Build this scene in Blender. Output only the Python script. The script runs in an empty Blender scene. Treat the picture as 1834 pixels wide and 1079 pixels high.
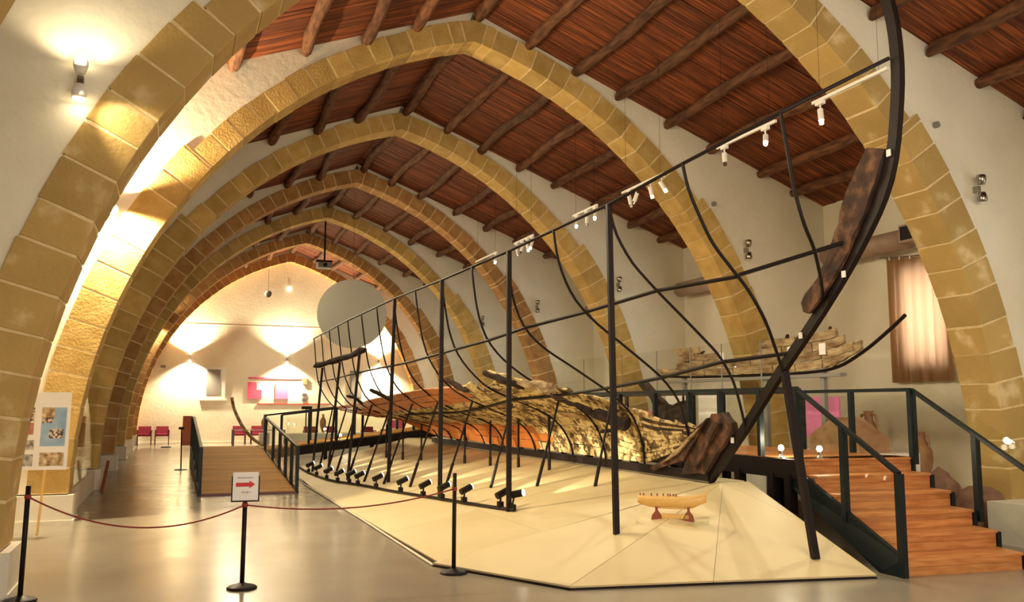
import bpy, math, random
from mathutils import Vector, Matrix, noise
random.seed(7)
R = math.radians
SC = bpy.context.scene
COL = SC.collection
# ------------------------------------------------------------------ camera
YAW, PITCH, ROLL = 0.36860, 0.11960, 0.0028
CAM = Vector((-5.1324, 0.0, 1.8222)); FPX = 1563.18
fw = Vector((math.sin(YAW)*math.cos(PITCH), math.cos(YAW)*math.cos(PITCH), math.sin(PITCH)))
rt0 = Vector((math.cos(YAW), -math.sin(YAW), 0)); up0 = rt0.cross(fw)
rt = rt0*math.cos(ROLL)+up0*math.sin(ROLL); up = -rt0*math.sin(ROLL)+up0*math.cos(ROLL)
cd = bpy.data.cameras.new('camera'); cam = bpy.data.objects.new('camera', cd); COL.objects.link(cam)
cd.sensor_width = 36; cd.sensor_fit = 'HORIZONTAL'; cd.lens = FPX/1834*36; cd.clip_start = .05; cd.clip_end = 200
m = Matrix((rt, up, -fw)).transposed().to_4x4(); m.translation = CAM; cam.matrix_world = m
SC.camera = cam
# ------------------------------------------------------------------ world, exposure, fill lights
SC.view_settings.view_transform = 'Standard'; SC.view_settings.look = 'None'
SC.view_settings.gamma = 1; SC.view_settings.use_curve_mapping = False
SC.view_settings.exposure = 0.24
W = bpy.data.worlds.new('world'); SC.world = W; W.use_nodes = True
bg = W.node_tree.nodes['Background']; bg.inputs[0].default_value = (.78, .88, 1, 1); bg.inputs[1].default_value = 11.0

def light(kind, name, loc, energy, color, aim=None, size=.1, sizey=None, spot=None, blend=.5):
    l = bpy.data.lights.new(name, kind); l.energy = energy; l.color = color
    if kind == 'AREA':
        l.shape = 'RECTANGLE'; l.size = size; l.size_y = sizey or size
    else: l.shadow_soft_size = size
    if kind == 'SPOT': l.spot_size = R(spot); l.spot_blend = blend
    o = bpy.data.objects.new(name, l); COL.objects.link(o); o.location = loc
    if aim is not None: o.rotation_euler = (Vector(aim)-Vector(loc)).to_track_quat('-Z', 'Y').to_euler()
    return o
WARM = (1, .80, .50); WARM2 = (1, .87, .62)
# added area fill behind the camera, with no glazing or fixture of its own
light('AREA', 'rear_fill', (0, -6.6, 4.2), 1000, (1, .89, .70), aim=(0.5, 12, 3.4), size=11, sizey=5)
AY = [3.93, 9.664, 15.362, 21.151, 26.93, 32.516, 38.085, 43.43]     # near faces of the arches
for k, y in enumerate(AY[:7]):
    # unseen warm area light added to each bay as fill, no pendant there
    light('AREA', 'bay_fill', (-2.6, y+3.0, 6.2), 165 if k < 5 else 110, (1, .83, .54), aim=(2.6, y+1.3, 2.5), size=1.6)
def lamp_lights(x, y, z, e, far=False):
    s = 1 if x > 0 else -1
    yy = y-.10
    if y > 40:       # gable wall lamps stand further off the wall
        yy = y-.22
        light('SPOT', 'uplight', (x, yy, z+.1), e, WARM, aim=(x, yy+.1, z+2), size=.06, spot=124, blend=.6)
        light('SPOT', 'downlight', (x, yy, z-.1), e*1.2, WARM, aim=(x, yy+.1, z-2), size=.06, spot=124, blend=.6); return
    if y < 12 :      # nearest lamp: lower head turned towards the arch stones
        light('SPOT', 'uplight', (x, yy, z+.14), e, WARM, aim=(x-.05*s, yy+.22, z+2), size=.05, spot=140, blend=.5)
        light('SPOT', 'downlight', (x, yy-.05, z-.14), e*1.4, WARM, aim=(x+.62, yy+.20, z-.55), size=.05, spot=62, blend=.8); return
    light('SPOT', 'uplight', (x, yy, z+.14), e, WARM, aim=(x-.05*s, yy+.22, z+2), size=.05, spot=(146 if y > 40 else 150), blend=.4)
    light('SPOT', 'downlight', (x, yy, z-.14), e*1.1, WARM, aim=(x-.25*s, yy+.16, z-2), size=.05, spot=(146 if y > 40 else 150), blend=.4)

# ------------------------------------------------------------------ materials
def newmat(name):
    m = bpy.data.materials.new(name); m.use_nodes = True; nt = m.node_tree
    return m, nt, nt.nodes['Principled BSDF']
def N(nt, t, **k):
    n = nt.nodes.new(t)
    for a, b in k.items():
        if a in n.inputs: n.inputs[a].default_value = b
        else: setattr(n, a, b)
    return n
def mat(name, c1, c2=None, scale=5, rough=.7, metal=0, bump=0, bscale=40, stretch=(1,1,1), rnd=0, detail=6, c3=None, rough2=None, spec=None, coat=0, contrast=(.35,.65)):
    m, nt, p = newmat(name); L = nt.links.new
    p.inputs['Roughness'].default_value = rough; p.inputs['Metallic'].default_value = metal
    if spec is not None: p.inputs['Specular IOR Level'].default_value = spec
    if coat: p.inputs['Coat Weight'].default_value = coat; p.inputs['Coat Roughness'].default_value = .15
    p.inputs['Base Color'].default_value = (*c1, 1)
    if c2 is None and not bump and not rnd: return m
    tc = N(nt, 'ShaderNodeTexCoord'); mp = N(nt, 'ShaderNodeMapping'); mp.inputs['Scale'].default_value = stretch
    geo = N(nt, 'ShaderNodeNewGeometry'); L(geo.outputs['Position'], mp.inputs['Vector'])
    oi = N(nt, 'ShaderNodeObjectInfo')
    if rnd:
        ad = N(nt, 'ShaderNodeVectorMath', operation='ADD'); ml = N(nt, 'ShaderNodeVectorMath', operation='SCALE')
        cx = N(nt, 'ShaderNodeCombineXYZ'); L(oi.outputs['Random'], cx.inputs[0]); L(oi.outputs['Random'], cx.inputs[1]); L(oi.outputs['Random'], cx.inputs[2])
        L(cx.outputs[0], ml.inputs[0]); ml.inputs['Scale'].default_value = 37
        L(mp.outputs[0], ad.inputs[0]); L(ml.outputs[0], ad.inputs[1]); src = ad.outputs[0]
    else: src = mp.outputs[0]
    col = None
    if c2 is not None:
        nz = N(nt, 'ShaderNodeTexNoise', Scale=scale, Detail=detail); L(src, nz.inputs['Vector'])
        cr = N(nt, 'ShaderNodeValToRGB'); L(nz.outputs['Fac'], cr.inputs[0])
        e = cr.color_ramp.elements; e[0].position = contrast[0]; e[1].position = contrast[1]; e[0].color = (*c1, 1); e[1].color = (*c2, 1)
        if c3: x = e.new(.5*(contrast[0]+contrast[1])+.02); x.color = (*c3, 1)
        col = cr.outputs[0]
    if rnd:
        hs = N(nt, 'ShaderNodeHueSaturation'); mr = N(nt, 'ShaderNodeMapRange'); L(oi.outputs['Random'], mr.inputs[0])
        mr.inputs[3].default_value = 1-rnd; mr.inputs[4].default_value = 1+rnd*.8
        L(mr.outputs[0], hs.inputs['Value'])
        if col is not None: L(col, hs.inputs['Color'])
        else: hs.inputs['Color'].default_value = (*c1, 1)
        col = hs.outputs[0]
    if col is not None: L(col, p.inputs['Base Color'])
    if bump:
        nb = N(nt, 'ShaderNodeTexNoise', Scale=bscale, Detail=8); L(src, nb.inputs['Vector'])
        b = N(nt, 'ShaderNodeBump', Strength=bump, Distance=.02); L(nb.outputs['Fac'], b.inputs['Height']); L(b.outputs[0], p.inputs['Normal'])
    if rough2 is not None:
        nr = N(nt, 'ShaderNodeTexNoise', Scale=1.3, Detail=5); L(mp.outputs[0], nr.inputs['Vector'])
        mr2 = N(nt, 'ShaderNodeMapRange'); L(nr.outputs['Fac'], mr2.inputs[0]); mr2.inputs[1].default_value = .35; mr2.inputs[2].default_value = .65
        mr2.inputs[3].default_value = rough; mr2.inputs[4].default_value = rough2; L(mr2.outputs[0], p.inputs['Roughness'])
    return m
def glass(name, tint=(1, 1, 1), refl=.9):
    m, nt, p = newmat(name); nt.nodes.remove(p); L = nt.links.new
    out = nt.nodes['Material Output']; t = N(nt, 'ShaderNodeBsdfTransparent'); t.inputs[0].default_value = (*tint, 1)
    g = N(nt, 'ShaderNodeBsdfGlossy'); g.inputs['Roughness'].default_value = .02; g.inputs[0].default_value = (refl, refl, refl, 1)
    lw = N(nt, 'ShaderNodeLayerWeight'); lw.inputs[0].default_value = .5; pw = N(nt, 'ShaderNodeMath', operation='POWER'); L(lw.outputs['Facing'], pw.inputs[0]); pw.inputs[1].default_value = 4.5; ma = N(nt, 'ShaderNodeMath', operation='MULTIPLY_ADD'); L(pw.outputs[0], ma.inputs[0]); ma.inputs[1].default_value = .28; ma.inputs[2].default_value = .014; mx = N(nt, 'ShaderNodeMixShader'); L(ma.outputs[0], mx.inputs[0]); L(t.outputs[0], mx.inputs[1]); L(g.outputs[0], mx.inputs[2]); L(mx.outputs[0], out.inputs[0])
    return m
def emit(name, c, s):
    m, nt, p = newmat(name); p.inputs['Emission Color'].default_value = (*c, 1); p.inputs['Emission Strength'].default_value = s; p.inputs['Base Color'].default_value = (*c, 1)
    return m
M = {}
M['plaster'] = mat('plaster', (.79, .745, .60), (.85, .805, .67), 1.2, .9, bump=.35, bscale=9)
M['white_plinth'] = mat('white_plinth', (.80, .76, .66), (.70, .66, .56), 2, .8)
M['stone'] = mat('sandstone', (.50, .315, .09), (.62, .42, .15), 3.5, .95, bump=.5, bscale=26, rnd=.20, c3=(.56, .375, .115))
M['stone_near'] = mat('sandstone_weathered', (.47, .315, .105), (.72, .56, .30), 2.2, .95, bump=.5, bscale=20, rnd=.13, c3=(.51, .345, .12), contrast=(.42, .70))
M['stone_red'] = mat('sandstone_red', (.37, .185, .06), (.49, .28, .10), 4, .95, bump=.8, bscale=20, rnd=.2)
M['mortar'] = mat('mortar', (.84, .68, .38), (.70, .54, .28), 6, .95, bump=.6)
M['board'] = mat('roof_board', (.085, .016, .003), (.33, .085, .015), 2.6, .75, bump=.3, bscale=8, stretch=(.5, 9, .5), rnd=.32, c3=(.17, .040, .008))
M['log'] = mat('roof_log', (.07, .024, .009), (.20, .08, .032), 7, .85, bump=.9, bscale=12, stretch=(2, .4, 2), rnd=.25)
M['floor'] = mat('polished_concrete', (.26, .235, .185), (.325, .295, .24), .7, .20, rough2=.25, spec=.5, contrast=(.3,.7))
M['platform'] = mat('cream_platform', (.64, .53, .295), (.71, .60, .36), .8, .55, rnd=.04)
M['black'] = mat('black_steel', (.012, .007, .007), rough=.5, spec=.2)
M['blackwood'] = mat('blackened_timber', (.008, .004, .003), (.040, .018, .010), 9, .85, bump=1, bscale=14, stretch=(1, .5, 1))
M['timber'] = mat('ancient_timber', (.022, .008, .004), (.17, .075, .035), 10, .8, bump=1, bscale=16, stretch=(1.4, .5, .5), c3=(.058, .022, .010))
M['grey_timber'] = mat('aged_planking', (.20, .115, .05), (.52, .40, .22), 6, .85, bump=1, bscale=18, stretch=(1, .4, 1.5), rnd=.2)
M['orange'] = mat('orange_replica_plank', (.48, .135, .022), (.60, .20, .04), 3, .5, rnd=.14)
M['ramp'] = mat('ramp_board', (.38, .17, .022), (.54, .275, .045), 3, .62, stretch=(.6, 6, 1), rnd=.2, spec=.12)
M['stair'] = mat('stair_board', (.44, .15, .038), (.62, .27, .085), 4, .42, stretch=(.7, 5, 5), rnd=.16, bump=.15, coat=.15)
M['rail'] = mat('dark_green_steel', (.006, .012, .015), rough=.42, spec=.25)
M['glass'] = glass('rail_glass', (.965, .975, .95))
M['chair'] = mat('burgundy_fabric', (.22, .012, .04), (.28, .02, .06), 20, .8)
M['chairwood'] = mat('burgundy_frame', (.12, .012, .02), rough=.4)
M['rope'] = mat('red_rope', (.30, .045, .035), (.20, .02, .02), 60, .8)
M['white'] = mat('white_paint', (.85, .83, .78), rough=.45)
M['paper'] = mat('white_paper', (.86, .84, .84), rough=.35)
M['red'] = mat('red_print', (.62, .02, .03), rough=.5)
M['ink'] = mat('ink_print', (.10, .09, .11), rough=.6)
M['pink'] = mat('pink_panel', (.70, .12, .25), rough=.6)
M['magenta'] = mat('magenta_panel', (.74, .20, .45), rough=.6)
M['chrome'] = mat('lamp_chrome', (.38, .36, .33), rough=.25, metal=1)
M['bulb'] = emit('lamp_bulb', (1, .82, .5), 40)
M['bulb2'] = emit('spot_bulb', (1, .9, .68), 14)
M['disc'] = mat('grey_disc', (.42, .41, .33), rough=.35)
M['grey'] = mat('mid_grey', (.25, .24, .22), rough=.6)
M['modelwood'] = mat('model_boxwood', (.72, .42, .11), (.80, .52, .18), 30, .45, stretch=(1, 1, 4))
M['modelbrown'] = mat('model_mahogany', (.26, .06, .025), rough=.5)
M['clay'] = mat('terracotta', (.34, .17, .09), (.42, .25, .14), 6, .9, bump=.4)
M['rock'] = mat('brown_stone', (.16, .08, .055), (.26, .14, .09), 5, .95, bump=1, bscale=8)
M['blue'] = mat('photo_blue', (.22, .38, .60), (.36, .52, .72), 6, .5)
M['photo1'] = mat('photo_dark', (.05, .04, .05), (.75, .60, .48), 26, .5, contrast=(.45, .55))
M['photo2'] = mat('photo_tan', (.22, .12, .05), (.78, .62, .38), 14, .5)
M['photo3'] = mat('photo_red', (.40, .10, .07), (.58, .30, .22), 10, .5)
M['photo4'] = mat('photo_grey', (.10, .09, .09), (.60, .56, .52), 18, .5)
M['duct'] = mat('brown_duct', (.36, .25, .19), (.42, .30, .23), 3, .5)
# sheathing: cream-gold flakes over brown
def sheath():
    m, nt, p = newmat('flaked_sheathing'); L = nt.links.new; p.inputs['Roughness'].default_value = .6
    geo = N(nt, 'ShaderNodeNewGeometry'); v = N(nt, 'ShaderNodeTexVoronoi', Scale=13.0); nz = N(nt, 'ShaderNodeTexNoise', Scale=2.1, Detail=9)
    nd = N(nt, 'ShaderNodeTexNoise', Scale=9, Detail=4); ad = N(nt, 'ShaderNodeVectorMath', operation='MULTIPLY_ADD')
    L(geo.outputs['Position'], nd.inputs['Vector']); L(nd.outputs['Color'], ad.inputs[0]); ad.inputs[1].default_value = (.22, .22, .22); L(geo.outputs['Position'], ad.inputs[2])
    L(ad.outputs[0], v.inputs['Vector']); L(geo.outputs['Position'], nz.inputs['Vector'])
    sp = N(nt, 'ShaderNodeSeparateColor'); L(v.outputs['Color'], sp.inputs[0])
    mx = N(nt, 'ShaderNodeMath', operation='MULTIPLY_ADD'); L(nz.outputs['Fac'], mx.inputs[0]); mx.inputs[1].default_value = 1.35; 
    s2 = N(nt, 'ShaderNodeMath', operation='MULTIPLY'); L(sp.outputs[0], s2.inputs[0]); s2.inputs[1].default_value = .55; L(s2.outputs[0], mx.inputs[2])
    cr = N(nt, 'ShaderNodeValToRGB'); L(mx.outputs[0], cr.inputs[0]); e = cr.color_ramp.elements
    e[0].position = .60; e[0].color = (.045, .022, .010, 1); e[1].position = 1.06; e[1].color = (.74, .60, .30, 1)
    a = e.new(.80); a.color = (.20, .12, .045, 1); a = e.new(.93); a.color = (.50, .36, .14, 1)
    L(cr.outputs[0], p.inputs['Base Color'])
    b = N(nt, 'ShaderNodeBump', Strength=1, Distance=.03); L(mx.outputs[0], b.inputs['Height']); L(b.outputs[0], p.inputs['Normal'])
    return m
M['sheath'] = sheath()
def curtain_mat():
    m, nt, p = newmat('beige_curtain'); L = nt.links.new; out = nt.nodes['Material Output']
    p.inputs['Base Color'].default_value = (.38, .26, .13, 1); p.inputs['Roughness'].default_value = .9
    t = N(nt, 'ShaderNodeBsdfTranslucent'); t.inputs[0].default_value = (1, .74, .54, 1)
    mx = N(nt, 'ShaderNodeMixShader'); mx.inputs[0].default_value = .5
    L(p.outputs[0], mx.inputs[1]); L(t.outputs[0], mx.inputs[2]); L(mx.outputs[0], out.inputs[0]); return m
M['curtain'] = curtain_mat()

# ------------------------------------------------------------------ helpers
def V(*a): return Vector(a)
class MB:
    def __init__(s): s.v = []; s.f = []
    def add(s, vs, fs):
        b = len(s.v); s.v += [tuple(x) for x in vs]; s.f += [tuple(i+b for i in f) for f in fs]; return s
    def box(s, lo, hi):
        x0, y0, z0 = lo; x1, y1, z1 = hi
        return s.add([(x0,y0,z0),(x1,y0,z0),(x1,y1,z0),(x0,y1,z0),(x0,y0,z1),(x1,y0,z1),(x1,y1,z1),(x0,y1,z1)],
                     [(0,3,2,1),(4,5,6,7),(0,1,5,4),(1,2,6,5),(2,3,7,6),(3,0,4,7)])
    def prism(s, poly, d):        # polygon of 3D points extruded along d
        n = len(poly); d = Vector(d); a = [Vector(p) for p in poly]
        return s.add(a+[p+d for p in a], [tuple(range(n))[::-1], tuple(range(n, 2*n))]+[(i, (i+1) % n, n+(i+1) % n, n+i) for i in range(n)])
    def bar(s, p, q, w, h=None, upv=(0,0,1)):
        h = h or w; p = Vector(p); q = Vector(q); d = (q-p).normalized(); u = Vector(upv)
        if abs(d.dot(u)) > .97: u = Vector((0,1,0))
        a = d.cross(u).normalized()*w/2; b = a.cross(d).normalized()*h/2
        return s.add([p-a-b, p+a-b, p+a+b, p-a+b, q-a-b, q+a-b, q+a+b, q-a+b], [(0,3,2,1),(4,5,6,7),(0,1,5,4),(1,2,6,5),(2,3,7,6),(3,0,4,7)])
    def tube(s, pts, r, n=8, caps=True, rr=None):
        pts = [Vector(p) for p in pts]; k = len(pts); vs = []; fs = []; a = None
        for i, p in enumerate(pts):
            d = (pts[min(i+1, k-1)]-pts[max(i-1, 0)]).normalized()
            if a is None:
                a = d.cross(Vector((0,0,1)) if abs(d.z) < .9 else Vector((1,0,0))).normalized()
            else: a = (a-d*a.dot(d)).normalized()
            b = d.cross(a); ri = rr[i] if rr else r
            for j in range(n):
                t = 2*math.pi*j/n; vs.append(p+(a*math.cos(t)+b*math.sin(t))*ri)
        for i in range(k-1):
            for j in range(n): fs.append((i*n+j, i*n+(j+1) % n, (i+1)*n+(j+1) % n, (i+1)*n+j))
        if caps: fs += [tuple(range(n))[::-1], tuple((k-1)*n+j for j in range(n))]
        return s.add(vs, fs)
    def lathe(s, prof, c=(0,0,0), n=20):
        vs = []; fs = []; k = len(prof)
        for r, z in prof:
            for j in range(n):
                t = 2*math.pi*j/n; vs.append((c[0]+r*math.cos(t), c[1]+r*math.sin(t), c[2]+z))
        for i in range(k-1):
            for j in range(n): fs.append((i*n+j, i*n+(j+1) % n, (i+1)*n+(j+1) % n, (i+1)*n+j))
        fs += [tuple(range(n))[::-1], tuple((k-1)*n+j for j in range(n))]
        return s.add(vs, fs)
    def build(s, name, mt, parent=None, smooth=False):
        me = bpy.data.meshes.new(name); me.from_pydata(s.v, [], s.f); me.materials.append(M[mt] if isinstance(mt, str) else mt)
        if smooth:
            for p in me.polygons: p.use_smooth = True
        me.update(); o = bpy.data.objects.new(name, me); COL.objects.link(o)
        if parent: o.parent = parent; o.matrix_parent_inverse = parent.matrix_world.inverted() if False else Matrix.Translation(-parent.location)
        return o
def tag(o, label=None, cat=None, group=None, kind=None):
    if label: o['label'] = label
    if cat: o['category'] = cat
    if group: o['group'] = group
    if kind: o['kind'] = kind
    return o
def empty(name, loc, label=None, cat=None, group=None, kind=None):
    o = bpy.data.objects.new(name, None); COL.objects.link(o); o.location = loc; o.empty_display_size = .1
    return tag(o, label, cat, group, kind)
def jit(o, amt, sc=3.0, seed=0):
    for v in o.data.vertices:
        n = noise.noise_vector(Vector(v.co)*sc+Vector((seed, seed*.7, 0))); v.co = v.co+n*amt
    return o
def subdiv(o, n=2):
    import bmesh
    bm = bmesh.new(); bm.from_mesh(o.data); bmesh.ops.triangulate(bm, faces=[f for f in bm.faces if len(f.verts) > 4])
    bmesh.ops.subdivide_edges(bm, edges=bm.edges, cuts=n, use_grid_fill=True); bm.normal_update(); bm.to_mesh(o.data); bm.free(); return o
ORD = ['nearest', 'second nearest', 'third nearest', 'fourth nearest', 'fifth nearest', 'sixth nearest', 'seventh nearest', 'eighth nearest']
NTH = ['first', 'second', 'third', 'fourth', 'fifth', 'sixth', 'seventh', 'eighth', 'ninth', 'tenth', 'eleventh', 'twelfth', 'thirteenth', 'fourteenth', 'fifteenth']

# ------------------------------------------------------------------ hall shell
AC, AZ, AR = 2.0538, .4478, 8.632        # arc centre offset, springing height, intrados radius
XW, SL, RZ, T = 8.3, .38, 9.45, .65      # side wall, roof slope, ridge height, arch thickness
YF, YB = 44.05, -7.0
def roofz(x): return RZ-SL*abs(x)
fl = MB().box((-XW-.4, YB-.3, -.2), (XW+.4, YF+.4, 0)).build('floor', 'floor'); tag(fl, 'polished grey concrete hall floor', kind='structure')
tag(MB().box((-XW-.35, YB, 0), (-XW, YF, roofz(XW)+.05)).build('wall_left', 'plaster'), 'white plastered side wall on the left', kind='structure')
# right wall with a window in every bay
WINY = [(AY[k]+2.56, AY[k]+3.52) for k in range(0, 7)]
wr = MB(); y = YB
for a, b in WINY:
    wr.box((XW, y, 0), (XW+.35, a, roofz(XW)+.05)); wr.box((XW, a, 0), (XW+.35, b, 2.62)); wr.box((XW, a, 4.55), (XW+.35, b, roofz(XW)+.05)); y = b
wr.box((XW, y, 0), (XW+.35, YF, roofz(XW)+.05)); tag(wr.build('wall_right', 'plaster'), 'white plastered side wall on the right with tall windows', kind='structure')
for i, (a, b) in enumerate(WINY):
    w = empty('window_%d' % (i+1), (XW+.2, (a+b)/2, 2.62), 'tall window in the right side wall', kind='structure')
    f = MB(); x0, x1 = XW+.18, XW+.24
    for lo, hi in (((x0, a, 2.62), (x1, a+.06, 4.55)), ((x0, b-.06, 2.62), (x1, b, 4.55)), ((x0, a, 2.62), (x1, b, 2.68)), ((x0, a, 4.49), (x1, b, 4.55)), ((x0, (a+b)/2-.03, 2.62), (x1, (a+b)/2+.03, 4.55))): f.box(lo, hi)
    f.build('window_frame', 'white', w); MB().box((XW+.2, a+.05, 2.67), (XW+.21, b-.05, 4.5)).build('window_pane', 'glass', w)
# end walls
def gable(y0, y1, name, label):
    m = MB().prism([(-XW, y0, 0), (XW, y0, 0), (XW, y0, roofz(XW)), (0, y0, RZ), (-XW, y0, roofz(XW))], (0, y1-y0, 0))
    return tag(m.build(name, 'plaster'), label, kind='structure')
gable(YF, YF+.3, 'wall_far', 'white plastered gable wall at the far end')
gable(YB-.3, YB, 'wall_rear', 'white plastered gable wall behind the camera')
# roof
cl = MB()
for s in (-1, 1):
    cl.prism([(0, YB, RZ+.05), (s*(XW+.4), YB, roofz(XW+.4)+.05), (s*(XW+.4), YB, roofz(XW+.4)+.3), (0, YB, RZ+.3)], (0, YF-YB+.3, 0))
ceil = tag(cl.build('ceiling', 'board'), 'dark red-brown boarded pitched roof on round logs', kind='structure')
# boards: one mesh shared, laid down the slope
bw = .165
def board_mesh(s):
    m = MB(); x0, x1 = .0, XW+.02
    m.prism([(0, 0, 0), (s*x1, 0, -SL*x1), (s*x1, 0, -SL*x1+.03), (0, 0, .03)], (0, bw-.008, 0)); return m
tmp = [board_mesh(s).build('roof_board', 'board', ceil) for s in (-1, 1)]
bm_ = [o.data for o in tmp]
for o in tmp: bpy.data.objects.remove(o)
ny = 0; y = AY[1]-5.9
far = MB(); cnt = 0
while y < YF-.05:
    for i, s in enumerate((-1, 1)):
        dz = random.uniform(-.008, .008)
        if y > AY[1]-4.5 and cnt < 296:
            o = bpy.data.objects.new('roof_board', bm_[i]); COL.objects.link(o); o.parent = ceil; o.location = (0, y, RZ+dz); cnt += 1
        else:
            b = board_mesh(s); far.add([(v[0], v[1]+y, v[2]+RZ+dz) for v in b.v], b.f)
    y += bw
fo = far.build('roof_board', 'board', ceil); fo['kind'] = 'stuff'
# arches
def ring_pt(s, a, r, y): return Vector((s*(-AC+r*math.cos(a)), y, AZ+r*math.sin(a)))
AMAX = math.acos(AC/AR)
def outer_pt(s, a, y):
    dx, dz = math.cos(a), math.sin(a); t1 = (XW+AC)/dx if dx > 1e-6 else 1e9
    t2 = (RZ-SL*(-AC)-AZ)/(dz+SL*dx)       # z = RZ - SL*x along the ray from (-AC, AZ)
    t = min(t1, t2); return Vector((s*(-AC+t*dx), y, AZ+t*dz))
STEP_A = math.asin((6.15-AZ)/9.1)
STONEMAT = ['stone_near', 'stone_near', 'stone', 'stone', 'stone_red', 'stone', 'stone_red', 'stone_red']
ANG = sorted([i*AMAX/44 for i in range(45)]+[STEP_A-2e-4, STEP_A+2e-4, math.atan2(roofz(XW)-AZ, XW+AC)])
for k, y in enumerate(AY):
    rnd = random.Random(100+k)
    root = empty('stone_arch', (0, y, 0), ('pointed sandstone arch spanning the hall, ' + (['just behind the picture corner, mostly out of frame', 'largest and nearest, cropped by the top of the photo', 'second from the front, its whole pointed crown in view', 'third from the front', 'fourth from the front, of redder stone', 'fifth from the front', 'sixth from the front', 'last one against the far gable wall'][k])), 'arch', 'stone arches of the hall')
    th0, th1 = (.42, .57)
    # mortar core, a little inside the block faces
    mc = MB()
    for s in (-1, 1):
        for lo, hi, th in ((0, STEP_A, th1), (STEP_A, AMAX+.012, th0)):
            n = 14
            for i in range(n):
                a0 = lo+(hi-lo)*i/n; a1 = lo+(hi-lo)*(i+1)/n
                pts = [ring_pt(s, a0, AR+.007, y+.007), ring_pt(s, a1, AR+.007, y+.007), ring_pt(s, a1, AR+th-.02, y+.007), ring_pt(s, a0, AR+th-.02, y+.007)]
                for p in pts:
                    if p.x*s < 0: p.x = 0
                mc.prism(pts, (0, T-.014, 0))
    mc.build('mortar', 'mortar', root)
    # voussoirs
    for s in (-1, 1):
        akey = AMAX-.020; a = 0.0; first = True
        while a < akey-.01:
            L_ = rnd.uniform(.34, .46) if a > STEP_A else rnd.uniform(.38, .52)
            da = L_/(AR+.2); a2 = a+da
            if a < STEP_A < a2: a2 = STEP_A
            if akey-a2 < .02: a2 = akey
            th = th1 if a2 <= STEP_A+1e-6 else th0
            g = .0017; j = lambda q: rnd.uniform(-q, q)
            j1 = j(.003)
            io = j(.004)-.003; oo = j(.018); fy = j(.004)-.003
            P = [ring_pt(s, a+g, AR+io, y+fy), ring_pt(s, a2-g+j1*.5, AR+io, y+fy), ring_pt(s, a2-g-j1*.5, AR+th+oo, y+fy), ring_pt(s, a+g, AR+th+oo, y+fy)]
            for p in P:
                if p.x*s < 0.002: p.x = 0.002*s
            b = MB(); yb = T+j(.006)-fy
            c = sum(P, Vector())/4
            inner = [c+(p-c)*.975 for p in P]
            # pillow-faced block: front face slightly inset for a worn arris
            Pf = [Vector((p.x, p.y-.0, p.z)) for p in inner]
            Pm = [Vector((p.x, p.y+.007, p.z)) for p in P]; Pb = [Vector((p.x, p.y+yb-.016, p.z)) for p in P]; Pe = [Vector((p.x, p.y+yb, p.z)) for p in inner]
            vs = Pf+Pm+Pb+Pe; fs = [(0,1,2,3), (15,14,13,12)]
            for q in range(3):
                for i in range(4): fs.append((q*4+i, q*4+4+i, q*4+4+(i+1) % 4, q*4+(i+1) % 4))
            if s < 0: fs = [tuple(reversed(f)) for f in fs]
            fs = [tuple(reversed(f)) for f in fs]
            b.add(vs, fs); b.build('stone_block', STONEMAT[k], root)
            a = a2
    # keystone, pointed
    kb = MB(); th = th0
    P = [ring_pt(-1, AMAX-.018, AR, y-.004), Vector((0, y-.004, AZ+math.sqrt(AR*AR-AC*AC))), ring_pt(1, AMAX-.018, AR, y-.004), ring_pt(1, AMAX-.018, AR+th, y-.004), Vector((0, y-.004, AZ+math.sqrt((AR+th)**2-AC*AC))), ring_pt(-1, AMAX-.018, AR+th, y-.004)]
    kb.prism(P, (0, T+.008, 0)); kb.build('stone_block', STONEMAT[k], root)
    # plinths
    for s in (-1, 1):
        x0, x1 = sorted((s*6.50, s*(XW-.0)))
        pl = MB().box((x0, y-.06, 0), (x1, y+T+.06, .43)); pl.add(*[q for q in (MB().box((x0-(.02 if s > 0 else 0), y-.075, 0), (x1+(.02 if s < 0 else 0), y+T+.075, .05)).v, MB().box((0,0,0),(1,1,1)).f)])
        pl.build('plinth', 'white_plinth', root)
    # spandrel wall above
    sw = MB()
    for s in (-1, 1):
        for i in range(len(ANG)-1):
            a0, a1 = ANG[i], ANG[i+1]; q = []
            for a in (a0, a1):
                th = (th1 if a < STEP_A else th0)-.03
                p = ring_pt(s, a, AR+th, y+.045)
                if p.x*s < 0: p = Vector((0, y+.045, AZ+math.sqrt((AR+th)**2-AC*AC)))
                q.append((p, outer_pt(s, a, y+.045)))
            sw.prism([q[0][0], q[0][1], q[1][1], q[1][0]], (0, T-.09, 0))
        p = ring_pt(s, AMAX, AR+th0-.03, y+.045)
        sw.prism([Vector((s*max(0, p.x*s), y+.045, p.z)), outer_pt(s, AMAX, y+.045), Vector((0, y+.045, RZ))], (0, T-.09, 0))
    tag(sw.build('wall_spandrel', 'plaster'), 'white plastered wall above one arch', kind='structure')
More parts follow.
